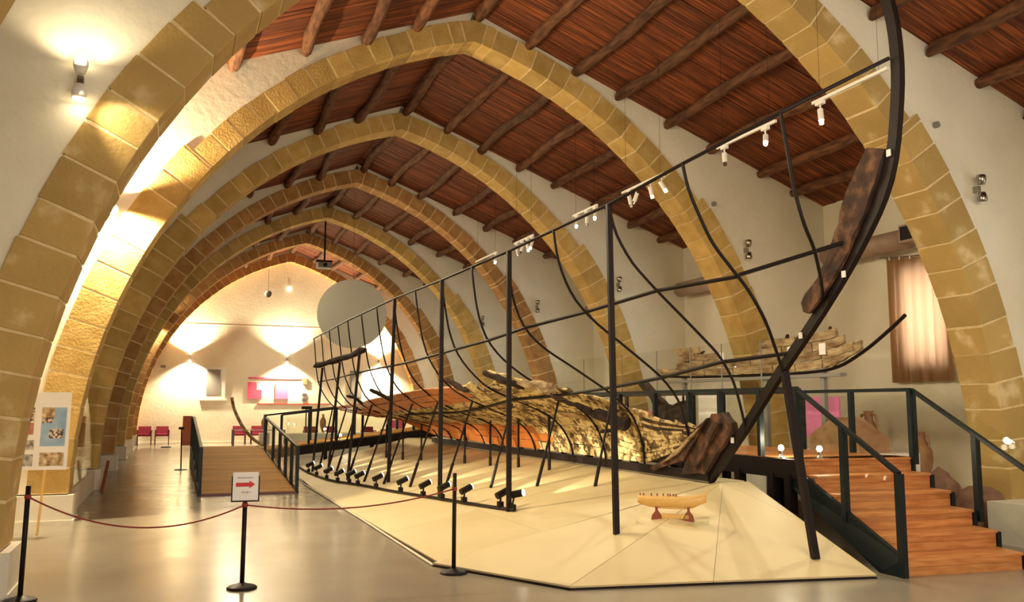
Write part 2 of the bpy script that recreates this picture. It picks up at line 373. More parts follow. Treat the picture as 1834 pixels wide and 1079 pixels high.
# logs
logm = []
for q in range(4):
    n = 12; m_ = MB(); rr = [.105+.012*math.sin(i*1.7+q)+random.uniform(-.006, .006) for i in range(n+1)]
    pts = [Vector((.045*math.sin(i*.55+q*2), i/n, .018*math.cos(i*.8+q))) for i in range(n+1)]
    m_.tube(pts, .1, 9, rr=rr); o = m_.build('roof_log', 'log', ceil, smooth=True)
    for v in o.data.vertices: v.co.x += 0
    logm.append(o.data); bpy.data.objects.remove(o)
LX = [0.12]+[s*x for x in (1.15, 2.12, 3.17, 4.3, 5.42, 6.52, 7.5) for s in (-1, 1)]
for k in range(-1, 8):
    y0 = (AY[k]+T-.05) if k >= 0 else YB; y1 = (AY[k+1]+.0 if k < 7 else YF)
    if k == 7: y1 = YF
    if y1-y0 < .4 or k == -1: continue
    for x in LX:
        o = bpy.data.objects.new('roof_log', random.choice(logm)); COL.objects.link(o); o.parent = ceil
        xx = x+random.uniform(-.07, .07)
        o.location = (xx, y0, roofz(xx)-.10-.03*random.random()); o.scale = (1.0, y1-y0+.02, 1.0)
        o.rotation_euler = (0, 0, random.uniform(-.008, .008))
# low kerb + skirting on far wall
tag(MB().box((-XW, YF-.03, 0), (XW, YF, .10)).build('baseboard_far', 'white_plinth'), 'low pale skirting along the far wall', kind='structure')
tag(MB().box((-7.6, YF-.012, 5.645), (7.6, YF, 5.67)).build('trim_1', 'white_plinth'), 'thin horizontal moulding across the far gable wall', kind='structure')

# ------------------------------------------------------------------ wall lamps
def wall_lamp(x, y, z, lit, label, group, e=0):
    r = empty('wall_lamp', (x, y, z), label, 'lamp', group)
    MB().box((x-.03, y-.10, z-.05), (x+.03, y+.04, z+.05)).build('bracket', 'chrome', r)
    for s, zz in ((1, z+.13), (-1, z-.13)):
        h = MB().lathe([(.05, -.07), (.072, 0), (.072, .05), (.062, .075)] if s > 0 else [(.062, -.075), (.072, -.05), (.072, 0), (.05, .07)], (x, y-.14, zz), 14).build('lamp_head', 'white' if lit else 'chrome', r, True)
        MB().lathe([(.055, 0), (.055, .01)], (x, y-.14, zz+s*.085-(.01 if s < 0 else 0)), 14).build('bulb', 'bulb' if lit else 'white', h)
    if lit: lamp_lights(x, y-.14, z, e)
for k in range(1, 7):
    e = [0, 45, 1300, 480, 300, 300, 360][k]
    on = k in (1, 2, 6)
    wall_lamp(-6.16, AY[k]+.045, 5.12, on, '%s up-and-down wall lamp on the left side of the %s visible arch wall' % ('lit' if on else 'unlit', ORD[k-1]), 'wall lamps left of the arches', e)
    wall_lamp(6.16 if k > 1 else 6.25, AY[k]+.045, 5.14, False, 'unlit up-and-down wall lamp on the right side of the %s visible arch wall' % ORD[k-1], 'unlit wall lamps beside the arches')
for i, x in enumerate((-4.46, .02, 4.58)):
    wall_lamp(x, YF, 4.06, True, 'lit up-and-down wall lamp on the far gable wall, %s of three' % ['leftmost', 'middle one', 'rightmost, behind the round disc'][i], 'lamps on the far wall', 1250)

# ------------------------------------------------------------------ cream platform
PA, PBt, PF = V(-1.36, 8.15, 0), V(-2.27, 9.88, 0), V(1.97, 7.56, 0)
KZ = .83
plat = empty('display_platform', (0, 16, 0), 'low sloping cream platform of large flat panels under the ship', 'platform')
def zs(x): return max(0, (KZ+.02)/3.7*(x+2.2))
def front_z(x, y): return .222*((x+1.36)+.526*(y-8.15))
core = MB()
ed = [(-2.2, 9.88), (-2.22, 14), (-2.2, 21), (-1.95, 24.3), (-1.7, 26.2)]
core.add([(-2.27, 9.88, 0), (1.6, 9.8, .80), (2.0, 9.8, .80), (1.97, 7.56, 0), (-1.36, 8.15, 0), (1.6, 26.2, .8), (2.0, 26.2, .8), (2.0, 26.2, 0), (-1.7, 26.2, 0), (-2.2, 21, 0), (2.0, 9.8, 0)],
         [(4, 1, 0), (4, 3, 2, 1), (0, 1, 5, 9), (9, 5, 8), (1, 2, 6, 5), (2, 3, 10), (2, 10, 7, 6), (6, 7, 8, 5), (0, 9, 8, 7, 10, 3, 4)])
core.build('platform_core', 'blackwood', plat)
def panel(pts, th=.022, gap=.004, name='panel', mt='platform'):
    c = sum((Vector(p) for p in pts), Vector())/len(pts)
    q = []
    n = len(pts); P = [Vector(p) for p in pts]
    for p in P: d = (c-p); q.append(p+d.normalized()*gap)
    nrm = Vector()
    for i in range(n): nrm += (P[i]-c).cross(P[(i+1) % n]-c)
    nrm.normalize()
    if nrm.z < 0: nrm = -nrm; q = q[::-1]
    q = [p+nrm*.006 for p in q]
    return MB().prism(q, nrm*th).build(name, mt, plat)
ys = [9.88, 12.3, 14.8, 17.3, 19.8, 22.2, 24.2, 26.2]
def xe(y):
    for (a, b), (c, d) in zip(ed, ed[1:]):
        if b <= y <= d: return a+(c-a)*(y-b)/(d-b)
    return -1.7
for y0, y1 in zip(ys, ys[1:]):
    xs0 = [xe(y0), -.9, .4, 1.6]; xs1 = [xe(y1), -.9, .4, 1.6]
    for i in range(3):
        def zz(x, y): e = xe(y); return .015+(.80)*(x-e)/(1.6-e)
        panel([(xs0[i], y0, zz(xs0[i], y0)), (xs0[i+1], y0, zz(xs0[i+1], y0)), (xs1[i+1], y1, zz(xs1[i+1], y1)), (xs1[i], y1, zz(xs1[i], y1))])
    panel([(1.6, y0, .815), (2.0, y0, .815), (2.0, y1, .815), (1.6, y1, .815)])
TP = V(1.6, 9.8, .815)
panel([PA+V(0,0,.015), TP, PBt+V(0,0,.015)])
mid = PA.lerp(PF, .45)
panel([PA+V(0,0,.015), mid+V(0,0,.015), TP]); panel([mid+V(0,0,.015), PF+V(0,0,.015), V(1.99, 8.7, .42), TP]); panel([V(1.99, 8.7, .42), V(2.0, 9.8, .815), TP])
# thin dark edging
MB().bar(PA, PF, .03, .03).build('edging', 'black', plat); MB().bar(PA, PBt, .03, .03).build('edging', 'black', plat)
MB().tube([(a-.01, b, .02) for a, b in [(-2.27, 9.88)]+ed[1:]], .014, 6).build('edging', 'white_plinth', plat)
def surf(x, y):
    e = xe(y) if y > 9.88 else -2.2
    a = .04+.80*(x-e)/(1.6-e)
    if y < 9.88: a = min(a, .04+.20*((x+1.36)+.58*(y-8.15)))
    return min(max(a, .03), .85)

# ------------------------------------------------------------------ the ship
SEC = {
 9.1: [(1.5,1.52),(1.44,1.79),(1.34,2.14),(1.14,2.45),(.71,2.83),(.28,3.2),(-.06,3.52),(-.28,3.86),(-.37,4.22)],
 11.6: [(1.5,.9),(1.49,1.13),(1.43,1.43),(1.29,1.72),(.95,2.01),(.83,2.08),(.28,2.41),(-.16,2.66),(-.44,2.92),(-.6,3.27),(-.67,3.63),(-.7,4.04)],
 14.1: [(1.5,.9),(1.48,1.07),(1.4,1.28),(1.19,1.56),(.8,1.77),(.3,1.96),(.06,2.04),(-.18,2.17),(-.5,2.48),(-.69,2.74),(-.82,3.12),(-.89,3.54),(-.96,3.94)],
 17.5: [(1.5,.9),(1.45,1.1),(1.35,1.3),(1.13,1.48),(.49,1.68),(.22,1.79),(-.04,1.94),(-.32,2.14),(-.51,2.34),(-.68,2.64),(-.8,3.01),(-.9,3.52),(-.96,4.01)],
 21.25: [(1.5,.92),(1.45,1.1),(1.35,1.24),(1.0,1.36),(.3,1.50),(-.2,1.68),(-.6,1.88),(-.79,2.11),(-1.01,2.63),(-1.12,3.26),(-1.21,3.89)],
 26.25: [(1.5,1.1),(1.4,1.2),(1.2,1.3),(.7,1.45),(.1,1.58),(-.3,1.65),(-.53,1.71),(-.68,1.8),(-.91,2.08),(-1.11,2.47),(-1.19,2.93),(-1.24,3.57),(-1.28,3.8)]}
NS = 40
def resample(pl, n=NS):
    pts = [Vector((a, b)) for a, b in pl]; L = [0]
    for a, b in zip(pts, pts[1:]): L.append(L[-1]+(b-a).length)
    out = []
    for i in range(n+1):
        t = L[-1]*i/n
        for j in range(len(pts)-1):
            if t <= L[j+1]+1e-9:
                out.append(pts[j].lerp(pts[j+1], (t-L[j])/(L[j+1]-L[j]))); break
    # light smoothing
    for _ in range(2): out = [out[0]]+[(out[i-1]+out[i]*2+out[i+1])/4 for i in range(1, n)]+[out[-1]]
    return out
SR = {k: resample(v) for k, v in SEC.items()}; SY = sorted(SR)
def hull(y, s):
    y = min(max(y, SY[0]), SY[-1]); s = min(max(s, 0), 1)
    for a, b in zip(SY, SY[1:]):
        if y <= b: break
    t = (y-a)/(b-a); f = s*NS; i = min(int(f), NS-1); u = f-i
    p = SR[a][i].lerp(SR[a][i+1], u); q = SR[b][i].lerp(SR[b][i+1], u); r = p.lerp(q, t)
    return Vector((r.x, y, r.y))
def s_at_z(y, z):
    for i in range(400):
        if hull(y, i/400).z >= z: return i/400
    return 1.0
def spl(pl, n):
    pts = [Vector(p) for p in pl]; out = []
    for i in range(len(pts)-1):
        p0 = pts[max(i-1, 0)]; p1 = pts[i]; p2 = pts[i+1]; p3 = pts[min(i+2, len(pts)-1)]
        for j in range(n):
            t = j/n; out.append(.5*((2*p1)+(p2-p0)*t+(2*p0-5*p1+4*p2-p3)*t*t+(3*p1-p0-3*p2+p3)*t**3))
    return out+[pts[-1]]
ship = empty('ship_skeleton', (1.5, 16, 0), 'black steel outline skeleton of an ancient ship with curved ribs, wales and props', 'ship')
RY = [9.1, 10.35, 11.6, 12.85, 14.1, 15.8, 17.5, 18.75, 20, 21.25, 22.5, 23.75, 25, 26.25]
for i, y in enumerate(RY):
    s0 = 0 if y < 23 else s_at_z(y, 1.5)
    pts = [hull(y, s0+(1-s0)*j/26)-V(.02, 0, .0) for j in range(27)]
    MB().tube(pts, .017, 6).build('rib', 'black', ship, True)
for pl in ([(-.08,7.95,4.44),(-.01,7.95,4.16),(.14,7.95,3.84),(.29,7.95,3.58),(.52,7.95,3.32),(.73,7.95,3.09),(.96,7.98,2.77),(1.24,8.15,2.42),(1.48,8.36,2.22)], [(.4,6.9,4.74),(.47,6.9,4.36),(.54,6.9,3.96),(.64,6.9,3.63),(.83,7.0,3.42),(1.01,7.15,3.26),(1.26,7.4,3.12),(1.44,7.6,3.0)]):
    MB().tube(spl(pl, 4), .019, 6).build('rib', 'black', ship, True)
# top rail, mid wale, low wale
top = [hull(y, 1) for y in reversed(RY)]+[V(-.08, 7.95, 4.44), V(.4, 6.9, 4.74), V(1.42, 6.48, 5.3)]
MB().tube(top, .020, 6).build('top_rail', 'black', ship)
wl = [(26.25,2.5),(24,2.52),(22,2.57),(20,2.62),(17.5,2.68),(15.8,2.72),(14.1,2.76),(12.85,2.83),(11.6,2.93),(10.35,3.05),(9.1,3.2)]
wp = [hull(y, s_at_z(y, z))-V(.03, 0, 0) for y, z in wl]+[V(.60, 7.95, 3.24), V(.73, 6.9, 3.40)]
wp += [V(1.38, 7.25, 3.52)] if False else []
MB().tube(wp[:3], .022, 6).build('wale', 'black', ship)
MB().tube(wp[2:12]+[V(.62, 7.95, 3.25), V(1.42, 7.18, 3.55)][:0]+[V(.62, 7.95, 3.26), V(1.45, 7.22, 3.56)], .024, 6).build('wale', 'black', ship)
lw = [(20.5,1.62),(17.5,1.70),(15.8,1.80),(14.1,1.94),(12.85,2.0),(11.6,2.09),(10.35,2.22),(9.1,2.38)]
MB().tube([hull(y, s_at_z(y, z))-V(.03, 0, .02) for y, z in lw]+[V(1.48, 8.28, 2.43)], .026, 6).build('wale', 'black', ship)
# keel bar and stem arc
ST = [(9.94,.86),(9.2,1.5),(8.41,2.24),(7.71,2.86),(7.08,3.5),(6.65,4.11),(6.48,4.87),(6.46,5.45),(6.54,5.95),(6.72,6.45)]
stem = spl([(1.5, a, b) for a, b in ST], 4)
def strip(path, w, d, name, mt, parent):      # rectangular section swept in a y-z plane
    vs = []; fs = []
    for i, p in enumerate(path):
        t = (path[min(i+1, len(path)-1)]-path[max(i-1, 0)]).normalized(); n = Vector((0, t.z, -t.y))
        for a, b in ((-1, -1), (1, -1), (1, 1), (-1, 1)): vs.append(p+Vector((a*w/2, 0, 0))+n*b*d/2)
    k = len(path)
    for i in range(k-1):
        for j in range(4): fs.append((i*4+j, i*4+(j+1) % 4, i*4+4+(j+1) % 4, i*4+4+j))
    fs += [(3,2,1,0), tuple((k-1)*4+j for j in range(4))]
    return MB().add(vs, fs).build(name, mt, parent)
strip(stem, .07, .115, 'stem_arc', 'black', ship)
MB().box((1.44, 9.9, .845), (1.52, 23.0, .965)).build('keel_bar', 'black', ship)
# small bright clips on the stem
for t in ((8.0,2.62),(6.58,4.35),(7.28,3.22),(9.35,1.40)): MB().box((1.44, t[0]-.03, t[1]-.035), (1.455, t[0]+.02, t[1]+.035)).build('clip', 'paper', ship)
# vertical poles
for x, y in ((-.32, 9.12), (-.69, 11.6), (-.95, 14.1), (-1.02, 17.5)):
    tz = hull(y, 1).z; p = hull(y, 1)
    MB().bar((x, y, surf(x, y)), (p.x, p.y, p.z), .065, .05).build('pole', 'black', ship)
MB().bar((1.52, 7.97, .16), (1.5, 8.36, 2.24), .085, .06).build('pole', 'black', ship)
# slanting legs with sleeves
LEG = [((-1.46,23.5),(-1.15,1.76)),((-1.53,21.87),(-1.09,1.73)),((-1.51,20.81),(-1.02,1.79)),((-1.46,19.53),(-.95,1.84)),((-1.31,18.47),(-.79,1.75)),((-1.14,17.39),(-.58,1.86)),((-.93,16.13),(-.41,1.9)),((-.58,15.02),(-.09,1.9)),((-.16,13.83),(.22,1.86)),((.28,12.9),(.68,1.98)),((.7,11.7),(1.0,1.97))]
for (x, y), (tx, tz) in LEG:
    b = V(x, y, surf(x, y)-.0); t = V(tx, y, tz); q = b.lerp(t, .28)
    m_ = MB().tube([b, q], .028, 8).tube([q, t], .019, 8); m_.build('leg', 'black', ship)
for x, y, tz in ((.0,22.14,1.34),(.1,20.81,1.44),(.28,19.8,1.40),(.58,17.49,1.5),(.72,16.31,1.52),(.89,15.24,1.58),(1.01,14.09,1.66)):
    b = V(x, y, surf(x, y)); MB().tube([b, b.lerp(V(x, y, tz), .2)], .032, 8).tube([b, V(x, y, tz)], .022, 8).build('prop', 'black', ship)
# tall stern poles carrying the timber
for b, t in (((-1.69,23.13),(-1.51,2.80)), ((-1.51,21.81),(-1.29,2.88)), ((-1.47,18.67+.8),(-1.27,2.98))):
    MB().bar((b[0], b[1], surf(*b)), (t[0], b[1], t[1]), .055, .05).build('pole', 'black', ship)
# ---- hull remains: strakes of planks
rem = empty('hull_remains', (.6, 16, 1.2), 'remains of the ancient hull, flaked pale sheathing and dark planks with orange replica strakes', 'ship')
def zedge(y):
    T_ = [(9.6,1.45),(10.2,1.55),(11.2,1.66),(11.7,1.80),(12.3,2.0),(13.0,2.22),(13.6,2.38),(14.2,2.24),(15,2.17),(17.5,2.15),(20,2.02),(22.5,1.88),(26.25,1.76)]
    for (a, b), (c, d) in zip(T_, T_[1:]):
        if y <= c: return b+(d-b)*(y-a)/(c-a)
    return T_[-1][1]
GW = 12
segs = [9.75, 10.6, 11.6, 12.6, 13.6, 14.6, 15.6, 16.8, 18, 19.2, 20.4, 21.6, 22.9, 24.2, 25.3, 26.25]
rp = random.Random(5)
for si in range(len(segs)-1):
    y0, y1 = segs[si], segs[si+1]
    for g in range(GW):
        off = .25*math.sin(g*2.3)
        a, b = y0+off, y1+off
        if si == 0: a = y0
        if si == len(segs)-2: b = y1
        a = max(a, 9.75); b = min(b, 26.25)
        n = 6; vs = []; pts = []
        bad = False
        lift = rp.uniform(-.012, .014)
        for i in range(n+1):
            y = a+(b-a)*i/n; s1 = s_at_z(y, zedge(y)); s0 = 0.02 if y < 23 else s_at_z(y, 1.46)
            u0 = s0+(s1-s0)*(g+.04)/GW; u1 = s0+(s1-s0)*(g+.96)/GW
            if g == GW-1: u1 += rp.uniform(-.012, .012) if y < 15 else 0
            pts.append((hull(y, u0), hull(y, u1)))
        zc = (pts[n//2][0].z+pts[n//2][1].z)/2; yc = (a+b)/2
        # colour by place
        if yc > 22.2 or (g >= GW-3 and yc > 15.8) or (yc > 20.5 and g < 3): mt = 'orange'
        elif 15.2 < yc and zc < 1.42 and zc > 1.0: mt = 'orange'
        elif yc < 11.0 and rp.random() < .3: mt = 'timber'
        elif rp.random() < .10: mt = 'grey_timber'
        else: mt = 'sheath'
        if mt != 'orange' and g == GW-1 and rp.random() < .25: continue
        for p, q in pts:
            d = (q-p).normalized(); nr = Vector((-d.z, 0, d.x)); nr = nr if nr.x < 0 else -nr
            if nr.z > 0 and False: nr = -nr
            o1 = nr*(.004+lift); o2 = nr*(-.030)
            j = rp.uniform(-.012, .012) if mt != 'orange' else 0
            vs += [p+o1, q+o1+d*j, q+o2+d*j, p+o2]
        fs = [(0,1,2,3), (n*4+3, n*4+2, n*4+1, n*4)]
        for i in range(n):
            for j in range(4): fs.append((i*4+j, i*4+4+j, i*4+4+(j+1) % 4, i*4+(j+1) % 4))
        MB().add(vs, fs).build('plank', mt, rem)
# inner frame timbers that stand up above the edge
def rough_beam(name, path, w, d, mt, parent, label=None, amt=.035, sc=7, seed=0):
    pts = spl(path, 4); vs = []; fs = []; n = 8; k = len(pts); a = None
    for i, p in enumerate(pts):
        t = (pts[min(i+1, k-1)]-pts[max(i-1, 0)]).normalized(); u = t.cross(Vector((1, 0, 0))); u = u.normalized() if u.length > .1 else Vector((0, 0, 1)); v = t.cross(u)
        e = .62 if i in (0, k-1) else 1
        for j in range(n):
            c = 2*math.pi*(j+.5)/n; cx = max(-.75, min(.75, math.cos(c)))/.75; cy = max(-.75, min(.75, math.sin(c)))/.75
            q = p+u*cx*w/2*e+v*cy*d/2*e; q += noise.noise_vector(q*sc+Vector((seed, 0, 0)))*amt; vs.append(q)
    for i in range(k-1):
        for j in range(n): fs.append((i*n+j, i*n+(j+1) % n, (i+1)*n+(j+1) % n, (i+1)*n+j))
    fs += [tuple(range(n))[::-1], tuple((k-1)*n+j for j in range(n))]
    o = MB().add(vs, fs).build(name, mt, parent)
    if label: o['label'] = label
    return o
rough_beam('frame_timber', [(-.42,13.5,2.36),(-.2,13.25,2.24),(.1,13.0,2.12)], .10, .10, 'blackwood', rem, 'black pointed frame timber sticking up', seed=1, amt=.03)
rough_beam('frame_timber', [(.0,12.95,2.18),(.25,12.75,2.14),(.42,12.6,2.02)], .08, .26, 'grey_timber', rem, seed=2, amt=.07)
rough_beam('frame_timber', [(.36,12.55,2.0),(.62,12.35,1.86),(.85,12.2,1.74),(1.0,12.1,1.66)], .06, .08, 'blackwood', rem, seed=3, amt=.05)
rough_beam('frame_timber', [(.95,12.2,1.74),(1.08,12.0,1.64),(1.2,11.85,1.58),(1.27,11.7,1.54)], .17, .16, 'blackwood', rem, seed=4, amt=.035)
rough_beam('frame_timber', [(-.42,15.5,2.30),(-.32,15.3,2.2),(-.2,15.0,2.08)], .07, .08, 'blackwood', rem, seed=5, amt=.04)
rough_beam('frame_timber', [(-.85,20.2,2.18),(-.7,19.9,2.08),(-.5,19.6,1.95)], .08, .08, 'blackwood', rem, seed=6, amt=.02)
rough_beam('frame_timber', [(-1.02,22.2,2.06),(-.85,22.0,2.0),(-.7,21.8,1.86)], .06, .06, 'blackwood', rem, seed=7, amt=.02)
rough_beam('frame_timber', [(.9,11.95,1.42),(1.15,11.9,1.48),(1.3,11.85,1.5)], .05, .05, 'blackwood', rem, seed=8, amt=.02)
for i, y in enumerate([12.0, 12.7, 13.4, 14.2, 15.0, 15.8, 16.6, 17.5, 18.4, 19.3, 20.2]):
    pts = [hull(y, s_at_z(y, zedge(y))*f)+V(.09, 0, .04) for f in (.22, .4, .55, .7, .9)]
    rough_beam('inner_frame', pts, .07, .10, 'timber', rem, seed=10+i, amt=.015)
# stem timbers and stern timber (single relics held on the steel)
def rough_slab(name, poly, x, w, mt, label, cat, amt=.03, sc=5, cuts=3, seed=0):
    m_ = MB().prism([(x-w/2, a, b) for a, b in poly], (w, 0, 0)); o = m_.build(name, mt)
    subdiv(o, cuts); jit(o, amt, sc, seed); return tag(o, label, cat)
inner = [(6.84,4.46),(7.0,4.30),(7.16,4.08),(7.31,3.78),(7.44,3.5),(7.66,3.22),(7.96,2.98),(7.9,2.88),(7.82,2.85)]
outer = [(7.62,2.99),(7.32,3.28),(7.08,3.58),(6.86,3.9),(6.70,4.2),(6.60,4.40)]
rough_slab('stem_timber', inner+outer, 1.50, .16, 'timber', 'curved reddish-black ancient timber clamped high inside the steel stem', 'timber', .028, 6, 2, 3)
st = empty('stem_foot_timber', (1.5, 10, 1), 'eroded dark stem foot of split timbers where the keel meets the bow', 'timber')
lo = [(9.40,1.66),(9.30,1.56),(9.38,1.40),(9.90,.92),(10.15,.91)]
def slab(poly, x, w, mt, seed, amt=.025, name='timber_piece'):
    o = MB().prism([(x-w/2, a, b) for a, b in poly], (w, 0, 0)).build(name, mt, st); subdiv(o, 3); jit(o, amt, 6, seed)
slab([(9.72,1.72),(9.52,1.74),(9.36,1.62),(9.34,1.48),(9.93,.95),(10.5,.91),(10.35,1.10)], 1.47, .13, 'timber', 3)
slab([(9.86,1.62),(9.76,1.66),(10.36,1.10),(11.2,.90),(11.3,.93),(10.6,1.18)], 1.42, .11, 'timber', 5)
slab([(9.62,1.62),(9.50,1.60),(9.98,1.06),(10.12,1.02)], 1.38, .07, 'timber', 8)
slab([(10.0,1.50),(9.93,1.53),(10.5,1.16),(10.9,1.02)], 1.36, .06, 'grey_timber', 9)
o = rough_beam('stern_timber', [(-1.66,23.3,2.83),(-1.45,22.2,2.92),(-1.30,21.0,2.96),(-1.12,19.6,3.08)], .13, .13, 'blackwood', None, amt=.05, sc=4, seed=40)
tag(o, 'long black timber held across the tops of three stern poles', 'timber')

# ------------------------------------------------------------------ light rail with spot lamps on the platform
rl = [(-1.72,25.4),(-1.80,23.8),(-1.82,22.2),(-1.76,19.85),(-1.48,17.72),(-1.29,15.89),(-1.02,13.89),(-.84,12.53),(-.67,11.45)]
rp_ = spl([(a, b, surf(a, b)+.035) for a, b in rl], 5)
o = MB().tube(rp_, .024, 6).build('lamp_track', 'black'); tag(o, 'curved black floor track carrying small spot lamps along the platform', 'lamp track')
FS = [(-1.94,22.9),(-1.80,21.6),(-1.78,20.3),(-1.76,19.3),(-1.66,18.6),(-1.55,18.0),(-1.40,16.9),(-1.24,15.6),(-1.08,14.5),(-.98,13.75),(-.88,12.95),(-.72,11.85)]
for i, (x, y) in enumerate(FS):
    # snap to track
    q = min(rp_, key=lambda p: abs(p.y-y)); x, z = q.x, q.z
    r = empty('floor_spot', (x, y, z), 'small black spot lamp on the floor track, %s from the front end' % NTH[11-i], 'lamp', 'spot lamps along the floor track')
    MB().box((x-.035, y-.05, z+.01), (x+.035, y+.05, z+.085)).build('base', 'black', r)
    MB().tube([(x, y, z+.08), (x+.01, y, z+.16)], .014, 6).build('stalk', 'black', r)
    d = V(.86, .20, .36).normalized(); c = V(x+.03, y, z+.20)
    h = MB().tube([c-d*.10, c+d*.10], .05, 12).build('lamp_head', 'black', r)
    MB().tube([c+d*.10, c+d*.112], .043, 12).build('bulb', 'bulb2', h)
    light('SPOT', 'floor_spot_light', c+d*.14, 190, WARM2, aim=c+V(.92, .16, .13)*3, size=.015, spot=30, blend=.45)
# front pair twisted the other way
r = empty('floor_spot', (-.66, 11.55, .38), 'black spot lamp bright from the front, last at the end of the floor track', 'lamp', 'spot lamps along the floor track')
MB().box((-.70, 11.5, .38), (-.62, 11.6, .46)).build('base', 'black', r)
h = MB().tube([(-.66, 11.62, .58), (-.52, 11.50, .62)], .05, 12).build('lamp_head', 'black', r); MB().tube([(-.66, 11.55, .44), (-.62, 11.57, .58)], .014, 6).build('stalk', 'black', r)
MB().tube([(-.52, 11.50, .62), (-.508, 11.49, .623)], .044, 12).build('bulb', 'bulb2', h)

# ------------------------------------------------------------------ hanging tracks with spots
def track(y0, y1, spots, label, lit):
    x, z = 3.0, 6.02
    r = empty('spot_track', (x, (y0+y1)/2, z), label, 'track light', 'hanging spot tracks')
    MB().box((x-.02, y0, z-.02), (x+.02, y1, z+.02)).build('track', 'white', r)
    for y in (y0+.15, y1-.15): MB().tube([(x, y, z), (x, y, roofz(x)-.02)], .003, 4).build('wire', 'black', r)
    for j, (y, d) in enumerate(spots):
        d = Vector(d).normalized(); p = V(x, y, z-.02)
        hd = MB().box((x-.03, y-.07, z-.07), (x+.03, y+.07, z-.02)); hd.tube([p-V(0,0,.05), p-V(0,0,.13)], .012, 6)
        h = hd.build('spot_arm', 'white', r)
        c = p-V(0, 0, .17); MB().tube([c-d*.06, c+d*.11], .04, 12).build('spot_head', 'white', r); MB().tube([c+d*.11, c+d*.165], .03, 12).build('spot_bulb', 'bulb2' if lit[j] else 'chrome', r)
        if lit[j]: light('SPOT', 'track_spot_light', c+d*.2, 190, WARM2, aim=c+d*4, size=.05, spot=62, blend=.8)
track(8.07, 9.45, [(9.3, (-.1, -.2, -1))], 'white ceiling track with one spot, nearest, in front of the large arch', [1])
track(10.25, 11.75, [(10.5, (-.5, -.6, -1)), (11.55, (-.1, -.2, -1))], 'white ceiling track with two spots, second nearest', [1, 0])
track(13.4, 15.0, [(13.5, (.4, -.4, -1)), (13.9, (.3, .1, -1)), (14.45, (-.3, .2, -1)), (14.7, (.25, 0, -1))], 'white ceiling track with four spots, third nearest, behind the tall mast', [1, 1, 0, 0])
track(16.1, 17.3, [(16.2, (-.4, -.6, -.8)), (16.6, (0, 0, -1)), (17.1, (-.4, -.6, -.8))], 'white ceiling track with three spots, fourth nearest, two glowing at the viewer', [1, 0, 1])
track(19.6, 20.9, [(19.7, (-.3, 0, -1)), (20.0, (.2, 0, -1)), (20.35, (-.3, 0, -1)), (20.7, (.2, 0, -1))], 'white ceiling track with four small spots, fifth nearest', [1, 1, 0, 0])
track(22.2, 24.0, [(22.3, (-.4, -.6, -.8))], 'white ceiling track with one glowing spot, farthest', [1])

# ------------------------------------------------------------------ wooden ramp at the stern
ramp = empty('wooden_ramp', (-3.55, 22, 0), 'sloping walkway ramp of honey-coloured boards with dark railings', 'ramp')
Y0, Y1, ZR = 18.9, 25.9, .52
def rz(y): return .02+ZR*max(0, min(1, (y-Y0)/(Y1-Y0)))
y = Y0
while y < 28.4:
    y2 = min(y+.145, 28.4)
    MB().prism([(-4.5, y, rz(y)), (-2.66, y, rz(y)), (-2.66, y2-.008, rz(y2)), (-4.5, y2-.008, rz(y2))], (0, 0, .03)).build('ramp_board', 'ramp', ramp)
    y = y2
for x in (-4.54, -2.62):
    MB().prism([(x-.03, Y0-.02, 0), (x-.03, Y0-.02, .06), (x-.03, Y1, ZR+.06), (x-.03, 28.4, ZR+.06), (x-.03, 28.4, 0)], (.06, 0, 0)).build('side_beam', 'rail', ramp)
MB().box((-4.5, Y0-.03, 0), (-2.66, Y0, .045)).build('front_edge', 'chairwood', ramp)
def railing(name, root, posts, hgt, mt='rail', glassy=True, gtop=None, w=.07):
    tops = []
    for p in posts:
        p = Vector(p); MB().box((p.x-w/2, p.y-w/2, p.z), (p.x+w/2, p.y+w/2, p.z+hgt)).build('post', mt, root); tops.append(p+V(0, 0, hgt))
    for a, b in zip(tops, tops[1:]): MB().bar(a, b, .06, .05).build('handrail', mt, root)
    if glassy:
        for a, b in zip(posts, posts[1:]):
            a = Vector(a); b = Vector(b); g = gtop or hgt-.08; d = (b-a).normalized()*.05; n = d.cross(V(0, 0, 1)).normalized()*.008
            q = [a+d+V(0,0,.1), b-d+V(0,0,.1), b-d+V(0,0,g), a+d+V(0,0,g)]; MB().prism([v-n/2 for v in q], n).build('glass_pane', 'glass', root)
rr1 = empty('ramp_railing', (-2.62, 22, 0), 'dark railing with close-set posts on the right edge of the ramp', 'railing', 'ramp railings')
railing('r', rr1, [(-2.62, yy, rz(yy)) for yy in (19.0, 19.95, 21.05, 22.3, 23.8, 25.9)], .92)
rr2 = empty('ramp_railing', (-4.54, 22, 0), 'dark glazed railing on the left edge of the ramp', 'railing', 'ramp railings')
railing('r', rr2, [(-4.54, yy, rz(yy)) for yy in (19.0, 20.6, 22.3, 24.1, 25.9, 28.2)], .92)
